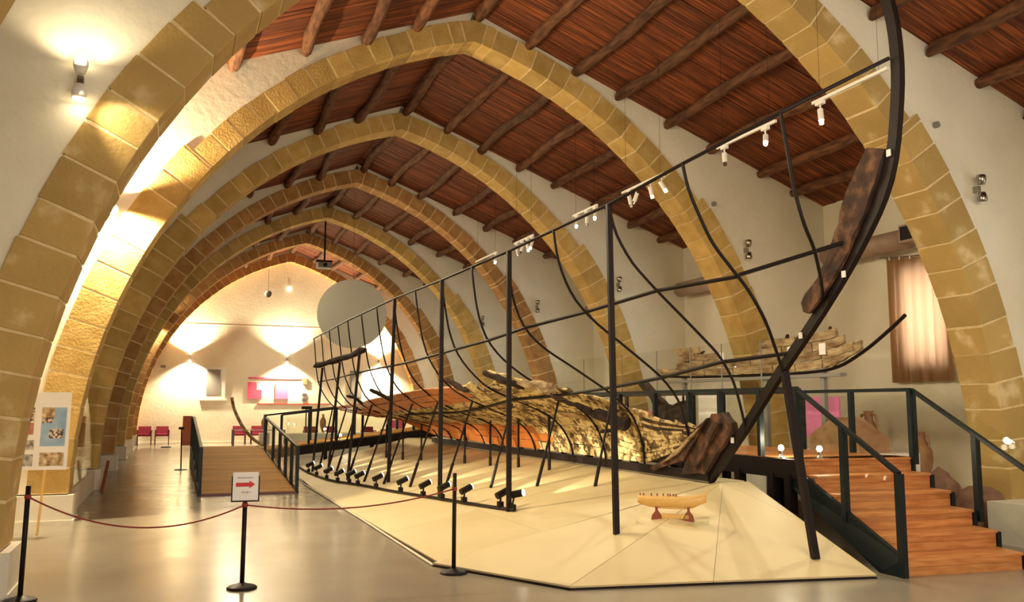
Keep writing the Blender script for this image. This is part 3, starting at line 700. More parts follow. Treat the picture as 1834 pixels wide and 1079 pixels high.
# stern walkway rising to the right
sw_ = empty('stern_walkway', (0, 27.5, 0), 'raised boarded walkway crossing behind the stern on a black beam', 'walkway')
def wz(x): return .50+.62*(x+2.6)/5.2
x = -2.6
while x < 4.4:
    x2 = x+.25; z0, z1 = wz(min(x, 2.6)), wz(min(x2, 2.6))
    MB().prism([(x, 26.7, z0), (x2-.01, 26.7, z1), (x2-.01, 28.4, z1), (x, 28.4, z0)], (0, 0, .03)).build('walkway_board', 'ramp', sw_); x = x2
MB().prism([(-2.6, 26.60, .24), (2.6, 26.60, .86), (2.6, 26.60, 1.12), (-2.6, 26.60, .50)], (0, .08, 0)).build('side_beam', 'black', sw_)
for xx in (-2.2, -.8, .6, 2.0): MB().box((xx-.05, 26.62, 0), (xx+.05, 26.72, wz(xx)-.1)).build('support_post', 'black', sw_)
r3 = empty('stern_railing', (0, 26.65, 0), 'dark glazed railing along the stern walkway', 'railing')
railing('r', r3, [(xx, 26.66, wz(xx)+.03) for xx in (-2.1, -1.3, -.5, .3, 1.1, 1.9, 2.6)], .95)
r3b = empty('stern_railing', (0, 28.4, 0), 'dark railing on the far side of the stern walkway', 'railing')
railing('r', r3b, [(xx, 28.42, wz(min(xx, 2.6))+.03) for xx in (-2.4, -1.0, .4, 1.8, 3.2, 4.4)], .95)

# ------------------------------------------------------------------ walkway along the right and stairs at the bow
wk = empty('side_walkway', (3.5, 18, 0), 'raised boarded walkway behind the ship on black beams and posts', 'walkway')
ZL = 1.14
y = 9.4; i = 0
while y < 26.6:
    MB().box((2.56, y, ZL-.03), (4.40, y+.24, ZL)).build('walkway_board', 'stair', wk); y += .25
MB().box((2.48, 9.42, ZL-.26), (2.56, 26.6, ZL-.01)).build('side_beam', 'black', wk)
MB().box((4.40, 9.42, ZL-.26), (4.48, 26.6, ZL-.01)).build('side_beam', 'black', wk)
for yy in (9.6, 9.95, 10.7, 12.2, 13.8, 15.6, 18.0, 21, 24):
    for xx in (2.52, 4.44): MB().box((xx-.06, yy-.06, 0), (xx+.06, yy+.06, ZL-.2)).build('support_post', 'black', wk)
stc = empty('staircase', (3.2, 8.4, 0), 'six-step staircase of orange boards between dark green stringers', 'staircase')
SLx = lambda y: 2.30+.125*(y-7.5); SRx = lambda y: 3.92+.245*(y-7.40)
NSTEP, RH = 6, .19
yl = [7.50+.385*i for i in range(7)]; yr = [7.36+.405*i for i in range(7)]
for i in range(NSTEP):
    L0, L1 = V(SLx(yl[i]), yl[i], 0), V(SLx(yl[i+1]), yl[i+1], 0); R0, R1 = V(SRx(yr[i]), yr[i], 0), V(SRx(yr[i+1]), yr[i+1], 0)
    z = RH*(i+1); n = V(0, .025, 0)
    for zz0, zz1 in ((z-RH, z-RH*.5-.003), (z-RH*.5, z-.032)):
        MB().prism([L0+n+V(0,0,zz0), R0+n+V(0,0,zz0), R0+n+V(0,0,zz1), L0+n+V(0,0,zz1)], (0, .025, 0)).build('riser_board', 'stair', stc)
    for t0, t1 in ((0, .49), (.5, 1.05)):
        a, b, c, d = L0.lerp(L1, t0), R0.lerp(R1, t0), R0.lerp(R1, t1), L0.lerp(L1, t1)
        MB().prism([p+V(0,0,z-.03) for p in (a, b, c, d)], (0, 0, .03)).build('tread_board', 'stair', stc)
def stringer(P0, P1, side):
    a, b = Vector(P0), Vector(P1); w = .055
    dz = RH*NSTEP
    pts = [a+V(0,-.06,0), a+V(0,-.06,.20), b+V(0,0,dz+.02), b+V(0,0,dz-.26), a+V(0,.30,0)]
    MB().prism([p+V(side*.0,0,0) for p in pts], (side*w, 0, 0)).build('stringer', 'rail', stc)
stringer((SLx(yl[0]), yl[0], 0), (SLx(yl[6]), yl[6], 0), -1)
# stepped right stringer
for i in range(NSTEP):
    a = V(SRx(yr[i]), yr[i], 0); b = V(SRx(yr[i+1]), yr[i+1], 0)
    MB().prism([a+V(0,0,max(0, RH*i-.12)), a+V(0,0,RH*(i+1)-.02), b+V(0,0,RH*(i+1)-.02), b+V(0,0,RH*(i+1)-.12)], (.06, 0, 0)).build('stringer', 'rail', stc)
def rail_run(root, base0, base1, h0, h1, posts, gl=True, gh=None, w=.075):
    a = Vector(base0); b = Vector(base1)
    MB().bar(a+V(0,0,h0), b+V(0,0,h1), .055, .045).build('handrail', 'rail', root)
    for t in posts:
        p = a.lerp(b, t); h = h0+(h1-h0)*t; MB().box((p.x-w/2, p.y-w/2, p.z-.1 if t > 0 else p.z), (p.x+w/2, p.y+w/2, p.z+h-.0)).build('post', 'rail', root)
    if gl:
        d = (b-a).normalized()*.05; n = V(-(b-a).y, (b-a).x, 0).normalized()*.01; g = gh or 0
        for t0, t1 in zip(posts, posts[1:]):
            p, q = a.lerp(b, t0)+d, a.lerp(b, t1)-d; H0 = h0+(h1-h0)*t0+g; H1 = h0+(h1-h0)*t1+g
            MB().prism([p+V(0,0,.12), q+V(0,0,.12), q+V(0,0,H1-.06), p+V(0,0,H0-.06)], n).build('glass_pane', 'glass', root)
r4 = empty('stair_railing', (2.3, 7.5, 0), 'dark railing with glass on the left side of the stairs', 'railing')
rail_run(r4, (2.27, 7.48, 0), (2.50, 9.40, 1.14), 1.10, .92, [0, .5, 1.0], gh=0)
r5 = empty('stair_railing', (4.0, 7.4, 0), 'dark railing with tall glass on the right side of the stairs', 'railing')
rail_run(r5, (3.76+.22, 7.1-.2, -.15), (4.43, 9.36, 1.14), 1.02, .92, [0, .52, 1.0], gh=.30)
r6 = empty('walkway_railing', (4.44, 15, 1.14), 'dark glazed railing on the far side of the side walkway', 'railing', 'side walkway railings')
yy = [9.36, 10.5, 11.6, 12.7, 13.8, 14.8, 16.1, 17.5, 19.5, 21.5, 24, 26.5]
railing('r', r6, [(4.40, q, ZL) for q in yy], .92)
r7 = empty('walkway_railing', (2.52, 15, 1.14), 'dark railing with tall glass panes on the ship side of the side walkway', 'railing', 'side walkway railings')
yy7 = [9.40, 10.2, 11.15, 12.0, 13.05, 14.3, 15.9, 17.7, 19.7, 21.7, 24, 26.5]
railing('r', r7, [(2.52, q, ZL) for q in yy7], .92, glassy=False)
for a, b in zip(yy7[:7], yy7[1:]):
    MB().box((2.55, a+.02, ZL+.1), (2.56, b-.02, 2.76)).build('glass_pane', 'glass', r7)
    MB().box((2.547, b-.02, ZL+.1), (2.563, b-.006, 2.76)).build('glass_edge', 'grey', r7)
MB().bar((2.5, 9.4, 2.06), (4.4, 9.36, 2.06), .05, .045).build('gate_rail', 'rail', r7) if False else None
# railing across the landing front (right of the stair head)
# small lamps set on the walkway deck
for i, (x, y) in enumerate(((2.70, 10.0), (3.03, 9.62), (-.3, 27.0))):
    z = ZL if i < 2 else wz(x)+.03
    r = empty('deck_lamp', (x, y, z), ['small glowing lamp on the deck behind the stem foot', 'small glowing lamp on the deck at the head of the stairs', 'small glowing lamp on the stern walkway'][i], 'lamp', 'deck lamps')
    MB().lathe([(.04, 0), (.03, .03), (.03, .08)], (x, y, z), 12).build('base', 'chrome', r); MB().lathe([(.02, .08), (.042, .11), (.03, .15), (.008, .16)], (x, y, z), 12).build('bulb', 'bulb2', r, True)
    light('POINT', 'deck_light', (x, y-.1, z+.22), 16, WARM2, size=.05)

# ------------------------------------------------------------------ relics on the walkway and the right bay
# dark forked timber on the walkway
o = rough_slab('forked_timber', [(14.02,2.22),(13.86,2.26),(13.50,2.02),(13.15,1.87),(12.85,1.83),(12.50,1.92),(12.36,1.90),(12.50,1.62),(12.62,1.16),(13.05,1.16),(13.3,1.62),(13.6,1.95)], 2.8, .12, 'blackwood', 'black forked ship timber standing upright on the walkway', 'timber', .03, 4, 2, 9)
# bow remains on a tall stand
bowd = empty('bow_relic', (5.5, 14, 1.1), 'second wreck relic of broken grey planks along a thin upswept keel', 'wreck remains')
keel = [(5.5,17.9,2.52),(5.5,16.5,2.46),(5.5,14.5,2.43),(5.5,12.8,2.43),(5.5,12.0,2.50),(5.5,11.4,2.72),(5.5,10.9,2.98),(5.5,10.45,3.25)]
MB().tube(spl(keel, 4), .03, 6).build('keel_rod', 'black', bowd)
rb = random.Random(9)
for row in range(4):
    y = 11.35+row*.16
    while y < 17.8-.1*row:
        l = rb.uniform(.6, 1.3); y2 = min(y+l, 17.9)
        if rb.random() > (.05+.16*row if y > 12.6 else .0) and (y < 14.3 or y > 15.3 or row < 2):
            def kz(q):
                for a, b in zip(keel[::-1], keel[-2::-1]):
                    if a[1] <= q <= b[1]: return a[2]+(b[2]-a[2])*(q-a[1])/(b[1]-a[1])
                return 2.5
            q = []
            nn = 4
            off = .03+row*.155
            lo_ = [(5.44-row*.03, y+(y2-y)*i/nn, kz(y+(y2-y)*i/nn)*(1 if row < 1 else .6)+(0 if row < 1 else .4*2.45)+off) for i in range(nn+1)]
            hi_ = [(p[0]-.02, p[1], p[2]+.14) for p in lo_]
            ob = MB().prism([Vector(p) for p in lo_+hi_[::-1]], (.05, 0, 0)).build('plank', 'grey_timber', bowd); subdiv(ob, 1); jit(ob, .02, 7, row)
        y = y2+.03
for p0, p1 in (((5.48,17.6,2.5),(5.48,16.0,3.0)), ((5.46,11.9,2.7),(5.46,12.1,3.2)), ((5.44,13.4,2.5),(5.44,13.2,3.15))):
    rough_beam('cross_timber', [p0, Vector(p0).lerp(Vector(p1), .5), p1], .05, .08, 'timber', bowd, amt=.02)
for yy_ in (12.4, 14.0, 16.9): MB().box((5.50, yy_-.05, 0), (5.58, yy_+.05, 2.45)).build('stand_leg', 'grey', bowd)
MB().box((5.46, 11.9, 2.34), (5.60, 17.6, 2.40)).build('stand_rail', 'grey', bowd)
for yy_ in (12.2, 13.05, 15.2): MB().box((5.36, yy_-.08, 2.72), (5.37, yy_+.08, 2.92)).build('label_card', 'paper', bowd)
# brown ridged box, amphorae, boulders
o = MB().prism([(4.9, 12.05, 1.1), (4.9, 12.05, 1.34), (4.9, 11.5, 1.66), (4.9, 10.9, 1.34), (4.9, 10.9, 1.1)], (.6, 0, 0)).build('ridged_stone', 'clay'); subdiv(o, 2); jit(o, .02, 5, 2); tag(o, 'brown house-shaped stone block behind the walkway glass', 'stone')
tb = MB().box((4.75, 10.6, 0), (5.8, 12.4, 1.1)); tag(tb.build('display_plinth', 'white_plinth'), 'pale plinth under the house-shaped stone', 'plinth')
def amphora(x, y, z, s, label, mt='clay'):
    r = empty('amphora', (x, y, z), label, 'amphora', 'amphorae on display')
    MB().lathe([(r_*s, z_*s) for r_, z_ in ((.03,0),(.07,.08),(.15,.3),(.18,.5),(.17,.65),(.09,.8),(.06,.86),(.06,.98),(.085,1.0))], (x, y, z), 16).build('body', mt, r, True)
    for q in (-1, 1): MB().tube(spl([(x, y+q*.06*s, z+.95*s), (x, y+q*.14*s, z+.93*s), (x, y+q*.16*s, z+.8*s), (x, y+q*.15*s, z+.7*s)], 4), .02*s, 6).build('handle', mt, r, True)
amphora(6.6, 12.5, .50, 1.25, 'tall brown amphora standing against the right wall behind glass')
amphora(6.9, 11.6, .50, .9, 'smaller brown amphora lower down beside the stair railing')
o = MB().box((6.2, 10.9, 0), (7.3, 13.1, .5)); tag(o.build('low_plinth', 'white_plinth'), 'low pale plinth carrying the amphorae', 'plinth')
def rock(x, y, z, a, b, c, label, seed):
    vs = []; n = 10; k = 7
    mb = MB().lathe([(max(.02, math.sin(math.pi*i/k)), -math.cos(math.pi*i/k)) for i in range(k+1)], (0,0,0), n)
    o = mb.build('boulder', 'rock', None, True)
    for v in o.data.vertices:
        q = Vector(v.co); q *= 1+.22*noise.noise(q*1.5+V(seed, 0, 0)); v.co = (x+q.x*a, y+q.y*b, max(z, z+c*.8+q.z*c))
    tag(o, label, 'stone', 'stones beyond the stairs')
rock(5.75, 10.2, 0, .42, .28, .48, 'rounded brown boulder just right of the stair head', 1)
rock(5.6, 9.35, 0, .40, .32, .42, 'lower dark brown boulder beside the stair rail post', 2)
tag(MB().box((5.3, 8.2, 0), (6.3, 9.0, .55)).build('grey_display_block', 'white_plinth'), 'low pale display block in front of the near right arch foot', 'plinth')
# curtain
cu = MB(); n = 48; ya, yb_ = 13.50, 12.02; vs = []; fs = []
for i in range(n+1):
    t = i/n; y = ya+(yb_-ya)*t; dx = .045*math.sin(t*30)+.02*math.sin(t*71)
    sl = -.07*t if True else 0
    vs += [(XW-.12+dx, y, 2.30+.0*t), (XW-.12+dx*.8, y, 3.5), (XW-.12+dx*.5, y, 4.80-.16*t)]
for i in range(n):
    for j in range(2): fs.append((i*3+j, i*3+3+j, i*3+4+j, i*3+1+j))
c_ = cu.add(vs, fs).build('curtain', 'curtain', None, True); tag(c_, 'long beige curtain glowing with daylight on the right wall', 'curtain')
for i in range(6):
    t = .06+i*.176; y = ya+(yb_-ya)*t; MB().tube([(XW-.13, y, 4.76-.16*t), (XW-.13, y, 4.81-.16*t+.01)], .016, 8).build('curtain_ring', 'white', c_)
md = c_.modifiers.new('s', 'SOLIDIFY'); md.thickness = .004
o = MB().tube([(XW-.13, 13.66, 4.82), (XW-.13, 11.9, 4.66)], .012, 8).tube([(XW-.13, 13.6, 4.815), (XW, 13.6, 4.815)], .012, 6).tube([(XW-.13, 12.0, 4.67), (XW, 12.0, 4.67)], .012, 6).build('curtain_rod', 'chrome'); tag(o, 'thin curtain rod above the beige curtain', 'curtain rod')
# duct units high on the right wall
for i, (y0, y1, lab) in enumerate(((15.0, 12.7, 'brown horizontal pipe duct on the right wall above the curtain'), (20.9, 18.6, 'brown horizontal pipe duct on the right wall in the second bay'), (26.6, 24.3, 'brown horizontal pipe duct on the right wall in the third bay'))):
    r = empty('duct', (7.95, y0, 5.08), lab, 'duct', 'ducts on the right wall')
    MB().tube([(7.98, y0, 5.06), (7.98, y1, 5.06)], .20, 18).build('pipe', 'duct', r, True)
    MB().box((7.72, y1-.62, 4.94), (8.24, y1, 5.28)).build('end_box', 'duct', r); MB().box((7.70, y1-.57, 4.98), (7.725, y1-.05, 5.24)).build('grille', 'black', r)
    for yb2 in (y0-.4, y1+.4): MB().box((7.96, yb2-.02, 5.2), (8.3, yb2+.02, 5.26)).build('bracket', 'grey', r)
# pink information boards beyond the walkway
for i, (y, x, w, h, mtn, lab) in enumerate(((13.0, 5.9, .55, .75, 'magenta', 'pink information board behind the walkway glass near the stairs'), (19.5, 5.6, 1.4, .45, 'pink', 'wide pink information board far along the walkway'), (15.8, 5.5, .5, .9, 'paper', 'white information board behind the side walkway'), (17.2, 5.5, .45, .9, 'paper', 'narrow white information board further along the walkway'))):
    r = empty('information_board', (x, y, 0), lab, 'board')
    MB().box((x, y-w, 1.25), (x+.03, y+w, 1.25+h)).build('panel', mtn, r); MB().box((x+.03, y-.03, 0), (x+.08, y+.03, 1.3+h*.5)).build('stand', 'grey', r)

# ------------------------------------------------------------------ hanging disc, projector, globe, small lamp
r = empty('hanging_disc', (.53, 30, 4.97), 'large pale grey round disc hanging beyond the stern', 'disc')
nrm = (CAM-V(.53, 30, 4.97)).normalized(); nrm = V(-.13, -1, -.02).normalized()
c = V(.53, 30, 4.97); a_ = nrm.cross(V(0, 0, 1)).normalized(); b_ = a_.cross(nrm)
prof = []
MB().tube([c, c-nrm*.05], 1.19, 72).build('disc', 'disc', r)
MB().tube([c+b_*1.19-nrm*.02, V(.53, 30, roofz(.53)-.02)], .004, 4).build('wire', 'black', r)
r = empty('projector', (.31, 35, 7.4), 'ceiling projector hanging on a rod under the ridge', 'projector')
MB().box((.02, 34.75, 7.28), (.58, 35.25, 7.50)).build('body', 'grey', r); MB().tube([(.30, 34.75, 7.38), (.30, 34.64, 7.38)], .08, 16).build('lens', 'black', r)
MB().box((-.02, 34.9, 7.52), (.62, 35.1, 7.60)).build('mount', 'black', r); MB().tube([(.31, 35, 7.5), (.31, 35, 9.3)], .035, 8).build('rod', 'black', r)
r = empty('hanging_globe', (-1.83, 35, 6.14), 'small dark ball hanging on a thin wire in front of the far wall', 'ornament')
MB().lathe([(.14*math.sin(math.pi*i/10)+.001, -.14*math.cos(math.pi*i/10)) for i in range(11)], (-1.83, 35, 6.14), 16).build('ball', 'grey', r, True)
MB().tube([(-1.83, 35, 6.28), (-1.83, 35, roofz(1.83)-.02)], .006, 4).build('wire', 'black', r)
r = empty('emergency_light', (.0, YF, 7.55), 'small white square light high on the far gable wall', 'lamp'); MB().box((-.05, YF-.05, 7.50), (.09, YF, 7.62)).build('housing', 'bulb2', r)
# thin-wire ceiling sensor balls under the log of arch bays
# ------------------------------------------------------------------ far wall
w = empty('window_8', (-3.34, YF, 2.9), 'small shuttered window in a white frame on the far wall', kind='structure')
MB().box((-3.85, YF-.06, 2.12), (-2.80, YF, 3.62)).build('window_frame', 'white', w); MB().box((-3.66, YF-.075, 2.30), (-3.04, YF-.055, 3.50)).build('window_shutter', 'grey', w); MB().box((-3.95, YF-.075, 2.04), (-2.72, YF, 2.12)).build('window_sill', 'white', w)
w = empty('window_9', (3.45, YF, 2.8), 'dark narrow window on the far wall behind the stern poles', kind='structure')
MB().box((3.15, YF-.05, 2.15), (3.75, YF, 3.55)).build('window_frame', 'grey', w); MB().box((3.22, YF-.06, 2.22), (3.68, YF-.045, 3.48)).build('window_pane', 'grey', w)
def wallbox(name, x0, x1, z0, z1, mt, lab, cat, d=.04): return tag(MB().box((x0, YF-d, z0), (x1, YF, z1)).build(name, mt), lab, cat)
o = wallbox('wall_panel', -1.77, -1.12, 2.12, 2.93, 'pink', 'pink square panel with a pale corner on the far wall', 'panel'); p_ = MB().box((-1.36, YF-.045, 2.55), (-1.13, YF-.04, 2.9)).build('pale_corner', 'paper', o)
wallbox('wall_panel', -.48, .13, 2.12, 2.90, 'magenta', 'magenta square panel under the middle lamp on the far wall', 'panel')
wallbox('wall_strip', -1.77, .75, 3.09, 3.17, 'pink', 'upper pink strip across the far wall', 'strip'); wallbox('wall_strip', -1.30, 2.2, 1.86, 1.90, 'red', 'lower thin red strip across the far wall', 'strip')
wallbox('wall_sign', .82, 1.02, 2.26, 2.40, 'ink', 'upper small black sign on the far wall', 'sign'); wallbox('wall_sign', .82, 1.02, 2.02, 2.16, 'ink', 'lower small black sign on the far wall', 'sign')
wallbox('wall_plaque', .82, 1.02, 2.85, 3.15, 'clay', 'small brown plaque on the far wall', 'plaque', .08)
# chairs
def chair_proto(x, y, label):
    r = empty('visitor_chair', (0, 0, 0))
    MB().box((-.27, -.25, .40), (.27, .25, .50)).build('seat', 'chair', r); MB().prism([(-.27, .20, .50), (.27, .20, .50), (.27, .27, .84), (-.27, .27, .84)], (0, .06, 0)).build('backrest', 'chair', r)
    for sx in (-1, 1):
        for sy in (-.24, .24): MB().box((sx*.29-.02, sy-.02, 0), (sx*.29+.02, sy+.02, .64)).build('leg', 'chairwood', r)
        MB().box((sx*.29-.025, -.26, .64), (sx*.29+.025, .26, .68)).build('armrest', 'chairwood', r)
    return r
proto = chair_proto(0, 0, '')
def put_chair(x, y, lab, rot=0, first=[True]):
    if first[0]: c = proto; first[0] = False
    else:
        c = proto.copy(); COL.objects.link(c)
        for ch in proto.children: d = ch.copy(); COL.objects.link(d); d.parent = c
    c.location = (x, y, 0); c.rotation_euler = (0, 0, rot); tag(c, lab, 'chair', 'burgundy chairs along the far wall')
put_chair(-6.25, 43.45, 'burgundy armchair, leftmost along the far wall'); put_chair(-5.5, 43.45, 'burgundy armchair, second from the left along the far wall')
put_chair(-2.15, 43.3, 'burgundy armchair behind the curved rib'); put_chair(-1.3, 43.3, 'burgundy armchair right of the curved rib, by the ramp railing')
put_chair(.9, 41.5, 'burgundy armchair seen through the stern railing, left one'); put_chair(1.8, 41.5, 'burgundy armchair seen through the stern railing, right one')
put_chair(3.4, 40.5, 'burgundy armchair behind the stern by the desk')
r = empty('desk', (4.8, 40, 0), 'dark red desk with open front behind the stern legs', 'desk')
MB().box((3.9, 39.6, .72), (6.2, 40.3, .78)).build('desktop', 'white', r)
for xx in (3.92, 4.95, 6.1): MB().box((xx, 39.6, 0), (xx+.08, 40.3, .72)).build('leg', 'chairwood', r)
MB().box((3.9, 40.2, .35), (6.2, 40.25, .72)).build('back_panel', 'chairwood', r)
tag(MB().box((4.1, 39.9, .78), (4.9, 39.95, 1.15)).build('red_screen', 'pink'), 'pink-red screen standing on the desk', 'screen')
tag(MB().box((-4.64, 42.9, 0), (-4.27, 43.2, 1.32)).build('wooden_pedestal', 'modelbrown'), 'slim brown wooden pedestal by the far wall', 'pedestal')
r = empty('floor_marker', (-4.83, 26.7, 0), 'thin black stand on a flat foot beside the ramp', 'stand'); MB().lathe([(.18, 0), (.18, .015), (.02, .02)], (-4.82, 26.7, 0), 20).build('foot', 'black', r); MB().tube([(-4.82, 26.7, .01), (-4.85, 26.7, 1.15)], .018, 8).build('pole', 'black', r); MB().box((-4.93, 26.66, 1.13), (-4.78, 26.72, 1.2)).build('head', 'black', r)
tag(MB().box((-5.5, 40.7, 0), (-5.1, 41.0, .04)).build('floor_box', 'black'), 'flat black floor box before the far left chairs', 'floor box')
# curved rib exhibit
r = empty('curved_rib_exhibit', (-2.4, 35.3, 0), 'single curved grey-brown ship rib held on a thin frame', 'exhibit')
MB().tube(spl([(-3.01,35.3,2.12),(-2.89,35.3,1.63),(-2.56,35.3,.99),(-2.13,35.3,.5),(-1.64,35.3,.2)], 5), .06, 8).build('rib', 'grey_timber', r, True)
MB().box((-2.94, 35.27, 0), (-2.86, 35.33, .88)).build('post', 'grey', r); MB().bar((-2.9, 35.3, .87), (-1.0, 35.3, .86), .03, .03).build('rail', 'chrome', r); MB().box((-1.04, 35.27, 0), (-.96, 35.33, .86)).build('post', 'grey', r)
r = empty('lectern_lamp', (-.09, 36, 0), 'black reading stand with flat head near the far wall', 'stand'); MB().tube([(-.09, 36, 0), (-.09, 36, 1.66)], .025, 8).build('pole', 'black', r); MB().box((-.28, 35.85, 1.66), (.12, 36.1, 1.78)).build('head', 'black', r); MB().lathe([(.16, 0), (.16, .02), (.02, .03)], (-.09, 36, 0), 16).build('foot', 'black', r)
# display table with objects past the railing
r = empty('display_case', (.4, 33, 0), 'white-topped glass display case behind the stern walkway', 'display case')
MB().box((-1.2, 32.4, 0), (2.6, 33.4, .8)).build('base', 'white_plinth', r)
MB().box((-1.15, 32.45, .8), (2.55, 33.35, 1.35)).build('glass_cover', 'glass', r)
amphora(-1.6, 37.0, .7, .75, 'pale amphora on a pedestal left of the reading stand'); tag(MB().box((-1.8, 36.8, 0), (-1.4, 37.2, .7)).build('amphora_pedestal', 'white_plinth'), 'white pedestal under the pale amphora', 'pedestal')
amphora(.75, 37.0, .7, .75, 'pale amphora on a pedestal right of the reading stand'); tag(MB().box((.55, 36.8, 0), (.95, 37.2, .7)).build('amphora_pedestal', 'white_plinth'), 'white pedestal under the right-hand pale amphora', 'pedestal')

# ------------------------------------------------------------------ left side: easel poster, glass case, batten
r = empty('poster_easel', (-6.8, 14.3, 0), 'white poster of nine photographs on a wooden easel by the second arch foot', 'easel')
def P2(u, v, d=0):     # board plane: u across, v up, leaning back
    return V(-7.42+u*.92, 14.15-.05*u+v*.14+d*-1, .90+v*1.10)
MB().prism([P2(0,0), P2(1,0), P2(1,1), P2(0,1)], (0, .025, 0)).build('board', 'paper', r)
def pic(u0, u1, v0, v1, mt, l=.004):
    MB().prism([P2(u0,v0,l), P2(u1,v0,l), P2(u1,v1,l), P2(u0,v1,l)], (0, .003, 0)).build('photo', mt, r)
pic(.60, .95, .30, .80, 'blue'); pic(.60, .78, .66, .80, 'photo2', .008); pic(.61, .76, .60, .67, 'photo1', .008); pic(.72, .92, .40, .52, 'photo1', .008); pic(.61, .95, .05, .22, 'photo2')
pic(.20, .50, .62, .80, 'photo1'); pic(.20, .50, .45, .60, 'photo3'); pic(.24, .52, .26, .38, 'photo4'); pic(.24, .52, .05, .20, 'photo4')
for a, b in (((-6.75, 14.35, 1.9), (-6.82, 14.12, 0)), ((-7.35, 14.4, 1.9), (-7.5, 15.0, 0))): MB().bar(a, b, .03, .03).build('leg', 'modelwood', r)
r = empty('glass_case', (-7.2, 18.4, 0), 'low white-based glass case between the second and third left arch feet', 'display case')
MB().box((-8.2, 16.1, 0), (-6.62, 21.0, .42)).build('base', 'white_plinth', r); MB().box((-6.66, 16.12, .42), (-6.645, 20.98, 2.5)).build('glass_pane', 'glass', r)
MB().box((-7.9, 17.0, .42), (-7.2, 17.6, 1.2)).build('inner_block', 'photo3', r)
o = MB().bar((-6.45, 20.75, 0), (-6.36, 20.95, .62), .05, .05); tag(o.build('wooden_batten', 'modelbrown'), 'short brown batten leaning at the third left arch foot', 'batten')

# ------------------------------------------------------------------ rope barrier
def stanchion(b, t, lab, name='barrier_post', h=None):
    r = empty(name, (b[0], b[1], 0), lab, 'barrier post', 'black rope barrier posts'); x, y = b
    MB().lathe([(.145, 0), (.150, .012), (.13, .028), (.06, .045), (.03, .06)], (x, y, 0), 32).build('base', 'black', r, True)
    MB().tube([(x, y, .03), t], .023, 14).build('pole', 'black', r, True); 
    q = V(x, y, 0).lerp(Vector(t), (h or .9)/t[2]); MB().lathe([(.027, -.02), (.03, 0), (.027, .02)], tuple(q), 12).build('rope_ring', 'rope', r)
    return q
qa = stanchion((-6.37, 9.46), (-6.37+.01, 9.46, 1.06), 'black barrier post, leftmost, cropped at the bottom', h=.96)
qc = stanchion((-2.18, 9.39), (-2.18, 9.39, 1.08), 'black barrier post on the right, in front of the cream platform', h=.91)
r = empty('sign_post', (-4.40, 9.37, 0), 'black barrier post carrying a white sheet with a red arrow', 'barrier post')
x, y = -4.40, 9.37
MB().lathe([(.145, 0), (.150, .012), (.13, .028), (.06, .045), (.03, .06)], (x, y, 0), 32).build('base', 'black', r, True); MB().tube([(x, y, .03), (x, y, .85)], .023, 14).build('pole', 'black', r, True)
MB().lathe([(.027, -.02), (.03, 0), (.027, .02)], (x, y, .82), 12).build('rope_ring', 'rope', r)
qb = V(x, y, .82)
# sheet faces the camera bay, turned slightly
sx0, sx1, sz0, sz1 = -4.525, -4.275, .865, 1.145
rot = Matrix.Translation((x, y, 0)) @ Matrix.Rotation(R(-4), 4, 'Z') @ Matrix.Translation((-x, -y, 0))
def rb_(o): o.data.transform(rot); return o
sheet = rb_(MB().box((sx0, y-.006, sz0), (sx1, y+.0, sz1)).build('sheet', 'paper', r)); 
fr = MB().box((sx0-.012, y-.01, sz0-.014), (sx1+.012, y+.012, sz0)).box((sx0-.012, y-.01, sz0-.014), (sx0, y+.012, sz1-.035)).box((sx1, y-.01, sz0-.014), (sx1+.012, y+.012, sz1-.035)); rb_(fr.build('frame', 'black', r))
az = 1.020; ar = MB().prism([(-4.495, y-.008, az-.018), (-4.365, y-.008, az-.018), (-4.365, y-.008, az-.036), (-4.308, y-.008, az+.003), (-4.365, y-.008, az+.042), (-4.365, y-.008, az+.022), (-4.495, y-.008, az+.022)], (0, .001, 0)); rb_(ar.build('red_arrow', 'red', sheet))
def text(s, x, z, size, mt, parent, yy):
    cu = bpy.data.curves.new('t', 'FONT'); cu.body = s; cu.size = size; cu.align_x = 'CENTER'; cu.extrude = .0005
    o = bpy.data.objects.new('lettering', cu); COL.objects.link(o); bpy.context.view_layer.update()
    me = bpy.data.meshes.new_from_object(o.evaluated_get(bpy.context.evaluated_depsgraph_get())); bpy.data.objects.remove(o)
    me.materials.clear(); me.materials.append(M[mt]); me.transform(Matrix.Translation((x, yy, z)) @ Matrix.Rotation(R(90), 4, 'X'))
    if parent is not None: me.transform(rot)
    o = bpy.data.objects.new('lettering', me); COL.objects.link(o); o.parent = parent; o.matrix_parent_inverse = Matrix.Translation(-r.location); return o
text('ARCHEOLOGICO', -4.405, 1.083, .020, 'ink', sheet, y-.0085); text('PAUSE 4', -4.395, .937, .024, 'ink', sheet, y-.0085)
for o in [o for o in COL.objects if o.name.startswith('lettering') or o.name == 'red_arrow']:
    o.matrix_parent_inverse = sheet.matrix_parent_inverse.copy() if False else Matrix.Identity(4)
def rope(a, b, sag, lab, skew=0):
    pts = []
    for i in range(25):
        t = i/24; p = a.lerp(b, t); p.z -= 4*sag*t*(1-t); pts.append(p)
    o = MB().tube(pts, .0085, 6).build('barrier_rope', 'rope', None, True); tag(o, lab, 'rope')
rope(qa, qb, .255, 'thin red rope sagging between the left post and the arrow sign post')
rope(qb, qc, .115, 'thin red rope between the arrow sign post and the right post')

